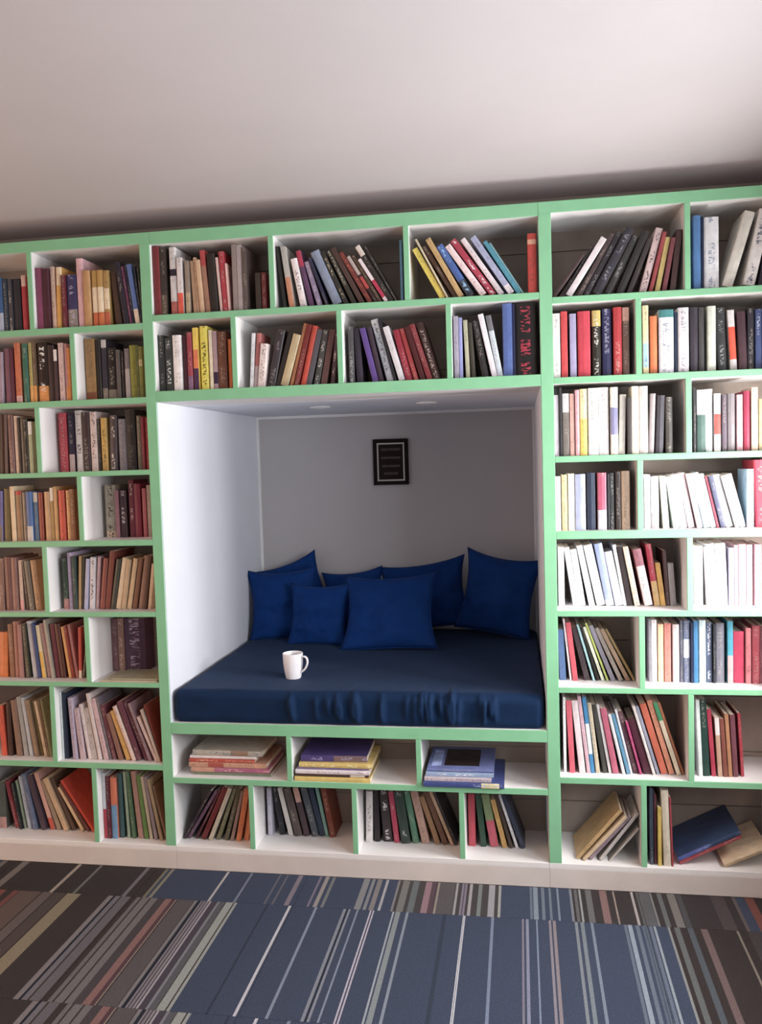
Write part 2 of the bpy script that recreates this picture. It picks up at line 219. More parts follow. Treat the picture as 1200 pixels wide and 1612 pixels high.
floor = struct(box('floor', RX0-.15, RX1+.15, RY0-.15, DEPTH+.10, -.10, -.006, 'wall'))
foff = tuple(floor.location)
BASE = srgb('414859')
def carpet_tile(x0, x1, y0, y1, stripes, shift=0.0):
    cuts = []; x = x0
    for a, b, c in stripes:
        a += shift; b += shift
        if b <= x0 or a >= x1: continue
        a, b = max(a, x), min(b, x1)
        if a > x: cuts.append((x, a, BASE))
        if b > a: cuts.append((a, b, c))
        x = max(x, b)
    if x < x1: cuts.append((x, x1, BASE))
    cx, cy = (x0+x1)/2, (y0+y1)/2; g = .0006
    V, F, Cc = [], [], []
    ys = (y0+g-cy, y1-g-cy)
    for i, (a, b, c) in enumerate(cuts):
        a2 = a+(g if i == 0 else 0)-cx; b2 = b-(g if i == len(cuts)-1 else 0)-cx; k = len(V)
        V += [(a2, ys[0], .006), (b2, ys[0], .006), (b2, ys[1], .006), (a2, ys[1], .006)]; F.append((k, k+1, k+2, k+3)); Cc.append(c)
        k = len(V); V += [(a2, ys[0], 0), (b2, ys[0], 0), (b2, ys[0], .006), (a2, ys[0], .006)]; F.append((k, k+1, k+2, k+3)); Cc.append(c)
    me = bpy.data.meshes.new('carpet_tile'); me.from_pydata(V, [], F); me.update()
    at = me.color_attributes.new('col', 'FLOAT_COLOR', 'CORNER'); vals = []
    for c in Cc: vals += [*c, 1.0]*4
    at.data.foreach_set('color', vals)
    o = link('carpet_tile', me, 'carpet', floor); o.location = (cx-foff[0], cy-foff[1], -.006-foff[2])
    return o
T = .557
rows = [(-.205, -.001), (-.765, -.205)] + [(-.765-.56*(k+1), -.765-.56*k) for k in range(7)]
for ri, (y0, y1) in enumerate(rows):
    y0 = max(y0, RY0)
    st = STRIPES_SHADE_NEAR if ri == 0 else STRIPES_SHADE_FAR
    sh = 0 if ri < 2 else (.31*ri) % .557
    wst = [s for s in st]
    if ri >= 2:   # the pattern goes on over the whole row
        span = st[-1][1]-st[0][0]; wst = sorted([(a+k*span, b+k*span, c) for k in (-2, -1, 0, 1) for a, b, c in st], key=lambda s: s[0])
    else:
        other = STRIPES_SHADE_FAR; span = other[-1][1]-other[0][0]
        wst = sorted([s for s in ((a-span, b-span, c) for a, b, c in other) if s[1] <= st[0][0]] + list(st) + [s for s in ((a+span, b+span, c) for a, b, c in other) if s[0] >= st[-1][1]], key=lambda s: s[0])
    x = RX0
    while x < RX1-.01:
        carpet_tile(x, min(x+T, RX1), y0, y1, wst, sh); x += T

# ------------------------------------------------------------------ bookcases
EB = .004      # painted front edge strip
def board(root, name, x0, x1, z0, z1, y1=DEPTH, y0=0.0):
    """white board with a mint painted front edge"""
    off = tuple(root.location)
    o = box(name, x0, x1, y0+EB, y1, z0, z1, 'white', root, 0, off)
    pw = ((x0+x1)/2, (y0+EB+y1)/2, z0)
    e = sub_box('edge_band', x0, x1, y0, y0+EB, z0, z1, 'green', o, pw, .0012)
    e['label'] = 'mint green painted front edge'
    return o
def planks(root, x0, x1, zlist):
    off = tuple(root.location)
    for a, b in zip(zlist[:-1], zlist[1:]):
        box('back_plank', x0, x1, DEPTH, DEPTH+.010, a+.0012, b-.0012, 'plank', root, .001, off)
D = .009
PLANKZ = [.0, .20, .395, .59, .785, .98, 1.175, 1.37, 1.565, 1.76, 1.955, 2.147, 2.25]
def side_case(name, label, s, x0, x1, post, dv_odd, dv_even, outer):
    root = tag(empty(name, ((x0+x1)/2, DEPTH/2, 0)), label, 'bookcase', 'bookcases of the wall unit'); off = tuple(root.location)
    board(root, 'post', post[0], post[1], Z['base'], Z[s+'rail']); board(root, 'post', outer[0], outer[1], Z['base'], Z[s+'rail'])
    board(root, 'top_rail', x0, x1, Z[s+'rail'], 2.25)
    xi0, xi1 = (outer[1], post[0]) if s == 'L' else (post[1], outer[0])
    for r in range(1, 8): board(root, 'shelf', xi0, xi1, Z[f'{s}{r}b'], Z[f'{s}{r}t'])
    box('base_board', x0, x1, 0, DEPTH, Z['base']-.018, Z['base'], 'white', root, .001, off)
    for r in range(1, 9):
        zb = Z['base'] if r == 8 else Z[f'{s}{r}t']; zt = Z[s+'rail'] if r == 1 else Z[f'{s}{r-1}b']
        for c in (dv_odd if r % 2 else dv_even): board(root, 'divider', c-D, c+D, zb, zt)
    box('plinth', x0, x1, 0, .018, 0, Z['base']-.018, 'plinth', root, .001, off)
    planks(root, x0, x1, PLANKZ)
    return root
side_case('bookcase', 'mint edged white bookcase left of the alcove, eight staggered rows', 'L', LX0, AX0-.0005, (PL0, AX0-.0005), (-.4525,), (-.304, -.80), (LX0, LX0+.0376))
side_case('bookcase', 'mint edged white bookcase right of the alcove, eight staggered rows', 'R', AX1+.0005, RXE, (AX1+.0005, PR1), (1.772,), (1.622, 2.06), (RXE-.0376, RXE))
oc = tag(empty('overhead_bookcase', ((AX0+AX1)/2, DEPTH/2, Z['C2b'])), 'mint edged overhead bookcase of two rows spanning above the alcove', 'bookcase', 'bookcases of the wall unit')
board(oc, 'top_rail', AX0, AX1, Z['Crail'], 2.25); board(oc, 'shelf', AX0, AX1, Z['C1b'], Z['C1t']); board(oc, 'bottom_board', AX0, AX1, Z['C2b'], Z['C2t'])
for c in (.4304, .889): board(oc, 'divider', c-D, c+D, Z['C1t'], Z['Crail'])
for c in (.2885, .657, 1.0225): board(oc, 'divider', c-D, c+D, Z['C2t'], Z['C1b'])
planks(oc, AX0, AX1, [Z['C2b'], 1.76, 1.955, 2.147, 2.25])
bc = tag(empty('bench_bookcase', ((AX0+AX1)/2, DEPTH/2, 0)), 'mint edged low bookcase of two rows under the alcove mattress', 'bookcase', 'bookcases of the wall unit')
boff = tuple(bc.location)
board(bc, 'seat_board', AX0, AX1, Z['S1b'], Z['S1t'], ALC-.001); board(bc, 'shelf', AX0, AX1, Z['S2b'], Z['S2t'])
box('base_board', AX0, AX1, 0, DEPTH, Z['base']-.018, Z['base'], 'white', bc, .001, boff)
box('plinth', AX0, AX1, 0, .018, 0, Z['base']-.018, 'plinth', bc, .001, boff)
for c in (.4302, .8847): board(bc, 'divider', c-D, c+D, Z['S2t'], Z['S1b'])
for c in (.2863, .6567, 1.0265): board(bc, 'divider', c-D, c+D, Z['base'], Z['S2b'])
planks(bc, AX0, AX1, [0, .20, .395, Z['S1b']])

# ------------------------------------------------------------------ mattress, cushions, mug, plaque, lights
MX0, MX1, MY0, MY1, MZ0, MZ1 = .0075, 1.308, -.0085, 1.128, Z['S1t'], .650
def mattress():
    """box mattress with rounded edges; pulled creases run down its front face"""
    nx, ny, nz = 400, 70, 18
    W, Dp, H = MX1-MX0, MY1-MY0, MZ1-MZ0
    rng = random.Random(3)
    creases = [(rng.uniform(.42, 1.22), rng.uniform(-.10, .10), rng.uniform(.006, .012), rng.uniform(.005, .010), rng.uniform(.0, .5), rng.uniform(.6, 1.05)) for _ in range(34)]
    def place(u, v, t):
        # u,v,t in 0..1 on the surface of the box -> rounded position
        rr = .030
        x, y, z = u*W, .013+v*(Dp-.013), t*H
        cx, cy, cz = min(max(x, rr), W-rr), min(max(y, rr+.013), Dp-rr), min(max(z, rr*.8), H-rr)
        d = Vector((x-cx, y-cy, z-cz))
        if d.length > 1e-6:
            L = max(abs(d.x)/rr, abs(d.y)/rr, abs(d.z)/(rr if z > H/2 else rr*.8)); d = d.normalized()*rr*L
        q = Vector((cx, cy, cz))+d
        # gentle sag and waviness of the top
        if t > .5:
            q.z += .0035*noise.noise(Vector((x*5, y*5, 1.3)))*(t-.5)*2 - .004*math.sin(PI*u)*math.sin(PI*v)*(1 if t > .99 else 0)
        if v < .12:
            k = 1-v/.12; hz = q.z/H
            for (c, sl, wd, am, lo, hi) in creases:
                s = (x-c-sl*(q.z-H*.5))/wd
                if abs(s) < 3 and lo-.2 < hz < hi+.2:
                    f = math.exp(-s*s)*min(1, max(0, (hz-lo+.2)/.3))*min(1, max(0, (hi+.2-hz)/.3))
                    q.y -= am*1.5*f*(1-abs(2*hz-1)**3*.6)*k; q.z += am*.5*f*k*(1 if t > .99 else 0)
            q.y += .004*noise.noise(Vector((x*9, q.z*14, 4.0)))*k
        q.y = max(q.y, -.004)
        return q
    bm = bmesh.new(); cache = {}
    def vert(i, j, k):
        key = (i, j, k)
        if key not in cache: cache[key] = bm.verts.new(place(i/nx, (j/ny)**1.4, k/nz))
        return cache[key]
    for i in range(nx):
        for j in range(ny):
            bm.faces.new((vert(i, j, nz), vert(i+1, j, nz), vert(i+1, j+1, nz), vert(i, j+1, nz)))
            bm.faces.new((vert(i, j, 0), vert(i, j+1, 0), vert(i+1, j+1, 0), vert(i+1, j, 0)))
        for k in range(nz):
            bm.faces.new((vert(i, 0, k), vert(i+1, 0, k), vert(i+1, 0, k+1), vert(i, 0, k+1)))
            bm.faces.new((vert(i, ny, k), vert(i, ny, k+1), vert(i+1, ny, k+1), vert(i+1, ny, k)))
    for j in range(ny):
        for k in range(nz):
            bm.faces.new((vert(0, j, k), vert(0, j, k+1), vert(0, j+1, k+1), vert(0, j+1, k)))
            bm.faces.new((vert(nx, j, k), vert(nx, j+1, k), vert(nx, j+1, k+1), vert(nx, j, k+1)))
    bmesh.ops.recalc_face_normals(bm, faces=bm.faces[:])
    me = bpy.data.meshes.new('mattress'); bm.to_mesh(me); bm.free(); smooth(me)
    o = link('mattress', me, 'cloth'); o.location = (MX0, MY0, MZ0)
    return tag(o, 'wide navy blue bench mattress with creased front filling the alcove', 'mattress')
mattress()

def cushion(label, pos, s, yaw, tilt, roll, thick, seed, sy=None):
    """square cushion with drawn-out corners; pos = middle of its lower edge, tilt leans it back"""
    n = 26; sy = sy or s; rng = random.Random(seed); ph = rng.uniform(0, 50)
    V = []; idx = {}
    def P(u, v, side):
        a, b = abs(u), abs(v)
        x = u*(1-.16*(1-b*b)**1.0*a**3); z = v*(1-(.16 if v > 0 else .05)*(1-a*a)**1.0*b**3)
        k = ((1-a**2.2)*(1-b**2.2))
        th = thick*.5*max(k, 0)**.55
        wr = noise.noise(Vector((u*2.1+ph, v*2.1, side*3.0)))*.020*min(1, k*2) + noise.noise(Vector((u*6+ph, v*6, side*5.0)))*.007*min(1, k*3)
        # soft folds running out of the corners
        fold = .004*math.sin(9*math.atan2(v, u)+ph)*(a*b)**.8*min(1, k*4)
        return (x*s/2, side*(th+(wr+fold if k > 0 else 0)), z*sy/2)
    F = []
    for side in (-1, 1):
        for i in range(n+1):
            for j in range(n+1):
                u, v = -1+2*i/n, -1+2*j/n
                edge = i in (0, n) or j in (0, n)
                key = (i, j) if edge else (i, j, side)
                if key not in idx: idx[key] = len(V); V.append(P(u, v, side) if not edge else (P(u, v, 1)[0], 0, P(u, v, 1)[2]))
        for i in range(n):
            for j in range(n):
                ks = [idx[(a, b) if (a in (0, n) or b in (0, n)) else (a, b, side)] for a, b in ((i, j), (i+1, j), (i+1, j+1), (i, j+1))]
                F.append(ks if side < 0 else ks[::-1])
    me = bpy.data.meshes.new('cushion'); me.from_pydata(V, [], F); me.update()
    R = Matrix.Rotation(math.radians(yaw), 4, 'Z') @ Matrix.Rotation(math.radians(-tilt), 4, 'X') @ Matrix.Rotation(math.radians(-roll), 4, 'Y')
    me.transform(R)
    zmin = min(v.co.z for v in me.vertices)
    me.transform(Matrix.Translation((0, 0, -zmin))); smooth(me)
    o = link('cushion', me, 'pillow'); o.location = pos
    # thin sewn edge around the cushion
    pts = [P(-1+2*i/n, -1, 1) for i in range(n)]+[P(1, -1+2*i/n, 1) for i in range(n)]+[P(1-2*i/n, 1, 1) for i in range(n)]+[P(-1, 1-2*i/n, 1) for i in range(n)]
    SV, SF = [], []; m = len(pts)
    for i, p in enumerate(pts):
        c = Vector((p[0], 0, p[2])); d = c.normalized()
        for k in range(4):
            a = k*PI/2; SV.append(c+d*.0028*math.cos(a)+Vector((0, .0028*math.sin(a), 0)))
    for i in range(m):
        for k in range(4): SF.append((i*4+k, ((i+1) % m)*4+k, ((i+1) % m)*4+(k+1) % 4, i*4+(k+1) % 4))
    sm = bpy.data.meshes.new('seam'); sm.from_pydata(SV, [], SF); sm.update(); sm.transform(R); sm.transform(Matrix.Translation((0, 0, -zmin))); smooth(sm)
    link('seam', sm, 'pillow', o)
    return tag(o, label, 'cushion', 'blue cushions on the alcove bench')
MZT = MZ1-.010
cushion('blue cushion in the left corner against the white wall', (.165, .925, MZT), .325, 12, 12, 2, .095, 1)
cushion('blue cushion with one high peaked corner behind the left corner cushion', (.185, 1.06, MZT), .31, 3, 6, 19, .07, 2)
cushion('blue cushion standing directly right of the left corner cushion', (.355, .815, MZT), .28, -4, 16, 0, .09, 3)
cushion('blue cushion behind the front cushion, only its dark upper corner showing', (.475, 1.045, MZT), .29, 0, 8, 6, .08, 4)
cushion('bright blue cushion lying furthest forward in the middle of the row', (.68, .765, MZT), .42, -3, 33, 3, .10, 5, .355)
cushion('dark blue cushion with raised corner, right of the front middle cushion', (.805, 1.045, MZT), .41, -3, 8, 8, .085, 6, .315)
cushion('large dark blue cushion against the right alcove wall', (1.140, .945, MZT), .345, -10, 10, -9, .11, 7, .36)

def lathe(name, prof, seg, m, parent=None):
    V, F = [], []
    for r, z in prof:
        for k in range(seg): V.append((r*math.cos(2*PI*k/seg), r*math.sin(2*PI*k/seg), z))
    for i in range(len(prof)-1):
        for k in range(seg):
            F.append((i*seg+k, i*seg+(k+1) % seg, (i+1)*seg+(k+1) % seg, (i+1)*seg+k))
    F.append(tuple(range(seg))[::-1]); F.append(tuple((len(prof)-1)*seg+k for k in range(seg)))
    me = bpy.data.meshes.new(name); me.from_pydata(V, [], F); me.update(); smooth(me)
    return link(name, me, m, parent)
mug = tag(empty('mug', (.398, .212, MZ1-.0065)), 'white china mug standing on the navy mattress', 'mug')
lathe('mug_body', [(.024, 0), (.0265, .001), (.0285, .006), (.033, .03), (.0365, .06), (.0378, .094), (.0375, .0965), (.0362, .0968), (.035, .0945), (.034, .06), (.030, .025), (.024, .009), (.004, .007)], 40, 'china', mug)
hp = [(.0340, .082), (.047, .086), (.0575, .081), (.061, .069), (.058, .054), (.048, .038), (.0325, .026)]
def tube(name, pts, r, m, parent, sub=5, seg=10):
    P = [Vector(p) for p in pts]; Q = []
    for i in range(len(P)-1):
        a, b, c, d = P[max(i-1, 0)], P[i], P[i+1], P[min(i+2, len(P)-1)]
        for k in range(sub):
            t = k/sub; Q.append(.5*((2*b)+(c-a)*t+(2*a-5*b+4*c-d)*t*t+(3*b-a-3*c+d)*t**3))
    Q.append(P[-1]); V, F = [], []
    for i, q in enumerate(Q):
        tg = (Q[min(i+1, len(Q)-1)]-Q[max(i-1, 0)]).normalized(); s = Vector((0, 1, 0)); n = tg.cross(s).normalized()
        for k in range(seg):
            a = 2*PI*k/seg; V.append(q+n*r*.8*math.cos(a)+s*r*1.25*math.sin(a))
    for i in range(len(Q)-1):
        for k in range(seg): F.append((i*seg+k, i*seg+(k+1) % seg, (i+1)*seg+(k+1) % seg, (i+1)*seg+k))
    me = bpy.data.meshes.new(name); me.from_pydata(V, [], F); me.update(); smooth(me)
    return link(name, me, m, parent)
tube('handle', [(x*math.cos(-.25), x*math.sin(-.25), z) for x, z in hp], .0048, 'china', mug)

# plaque on the grey wall
PX0, PX1, PZ0, PZ1 = .565, .731, 1.328, 1.5425
pq = tag(empty('wall_plaque', ((PX0+PX1)/2, ALC, PZ0)), 'small dark framed plaque with silver inlay on the grey alcove wall', 'plaque'); po = tuple(pq.location)
fy0, fy1, ft = ALC-.018, ALC-.0005, .017
for a in ((PX0, PX1, PZ0, PZ0+ft), (PX0, PX1, PZ1-ft, PZ1), (PX0, PX0+ft, PZ0+ft, PZ1-ft), (PX1-ft, PX1, PZ0+ft, PZ1-ft)):
    box('frame_bar', a[0], a[1], fy0, fy1, a[2], a[3], 'frame', pq, .002, po)
box('panel', PX0+ft, PX1-ft, ALC-.009, ALC-.001, PZ0+ft, PZ1-ft, 'plaque', pq, 0, po)
ix0, ix1, iz0, iz1, it = PX0+ft+.001, PX1-ft-.001, PZ0+ft+.001, PZ1-ft-.001, .0068
for a in ((ix0, ix1, iz0, iz0+it), (ix0, ix1, iz1-it, iz1), (ix0, ix0+it, iz0+it, iz1-it), (ix1-it, ix1, iz0+it, iz1-it)):
    box('inlay', a[0], a[1], ALC-.0115, ALC-.0088, a[2], a[3], 'inlay', pq, 0, po)
for (zc, wd, hh) in ((1.4935, .092, .011), (1.455, .092, .010), (1.416, .084, .010), (1.381, .066, .011)):
    box('lettering', .648-wd/2, .648+wd/2, ALC-.0098, ALC-.0088, zc-hh/2, zc+hh/2, 'lettering', pq, 0, po)

for (x, y, lab) in ((.45, .568, 'left round recessed downlight in the alcove ceiling'), (.885, .56, 'right round recessed downlight in the alcove ceiling')):
    t = tag(empty('recessed_light', (x, y, Z['C2b']-.0005)), lab, 'light', 'alcove downlights')
    lathe('trim_ring', [(.030, -.002), (.032, -.006), (.039, -.006), (.042, -.003), (.042, 0), (.030, 0)], 32, 'trim', t)
    lathe('lens', [(.001, -.0045), (.020, -.0042), (.0305, -.003), (.0305, -.001), (.001, -.001)], 32, 'lens', t)

# ------------------------------------------------------------------ books
def book_mesh(t, dep, h, col, bands, ink, hard):
    """case: spine (slightly rounded, colour bands along it) and two boards, open at top, bottom and fore edge"""
    c = .0022 if hard else .0009; c = min(c, t*.22)
    V, F, C_, UV = [], [], [], []
    def quad(p, colr, uv=None):
        k = len(V); V.extend(p); F.append((k, k+1, k+2, k+3)); C_.append(colr); UV.append(uv or [(0, -9)]*4)
    cuts = sorted({0.0, 1.0, *[min(max(v, 0), 1) for b in bands for v in b[:2]]})
    bulge = min(.0035, t*.16) if hard else min(.0012, t*.08)
    xs = [0, .12, .5, .88, 1]; ysp = [bulge, bulge*.35, 0, bulge*.35, bulge]
    for z0, z1 in zip(cuts[:-1], cuts[1:]):
        mid = (z0+z1)/2; cc = col
        for a, b, bcol in bands:
            if a <= mid <= b: cc = bcol
        for i in range(4):
            quad([(xs[i]*t, ysp[i], z0*h), (xs[i+1]*t, ysp[i+1], z0*h), (xs[i+1]*t, ysp[i+1], z1*h), (xs[i]*t, ysp[i], z1*h)], cc,
                 [(xs[i], z0), (xs[i+1], z0), (xs[i+1], z1), (xs[i], z1)])
    sd = max(c*1.5, .002)+bulge
    for z, fl in ((0, 1), (h, 0)):      # spine end strips
        q = [(0, bulge*.6, z), (t, bulge*.6, z), (t, sd, z), (0, sd, z)]; quad(q[::-1] if fl else q, col)
    for x0, x1 in ((0, c), (t-c, t)):
        a = box_vf(x0, x1, bulge, dep, 0, h)
        for f in BOXF: quad([a[i] for i in f], col)
    me = bpy.data.meshes.new('book'); me.from_pydata(V, [], F); me.update()
    at = me.color_attributes.new('col', 'FLOAT_COLOR', 'CORNER'); vals = []
    for cc in C_: vals += [*cc, 1.0]*4
    at.data.foreach_set('color', vals)
    at2 = me.color_attributes.new('ink', 'FLOAT_COLOR', 'CORNER'); at2.data.foreach_set('color', [*ink]*(4*len(F)))
    uvl = me.uv_layers.new(name='spine'); uvl.data.foreach_set('uv', [v for q in UV for p in q for v in p])
    me.materials.append(M['book'])
    # page block
    ins = .003 if hard else .0006; g = .0002
    pv = box_vf(c+g, t-c-g, sd, dep-ins-.0005, ins, h-ins)
    pm = bpy.data.meshes.new('page_block'); pm.from_pydata(pv, [], BOXF); pm.update(); pm.materials.append(M['pages'])
    return me, pm
def luma(c): return .3*c[0]+.59*c[1]+.11*c[2]
def make_book(name, t, dep, h, col, bands, ink, rng):
    hard = t > .021 or rng.random() < .35
    if ink: ik = (*ink, .85)
    else:
        L = luma(col); base = (.55, .5, .42) if L < .22 else (.06, .05, .06)
        ik = (*base, .38 if rng.random() < .5 else 0.0)
    me, pm = book_mesh(t, dep, h, col, bands, ik, hard)
    o = bpy.data.objects.new(name, None); COL.objects.link(o); o.empty_display_size = .02
    c = bpy.data.objects.new('cover', me); COL.objects.link(c); c.parent = o
    q = bpy.data.objects.new('page_block', pm); COL.objects.link(q); q.parent = o
    return o
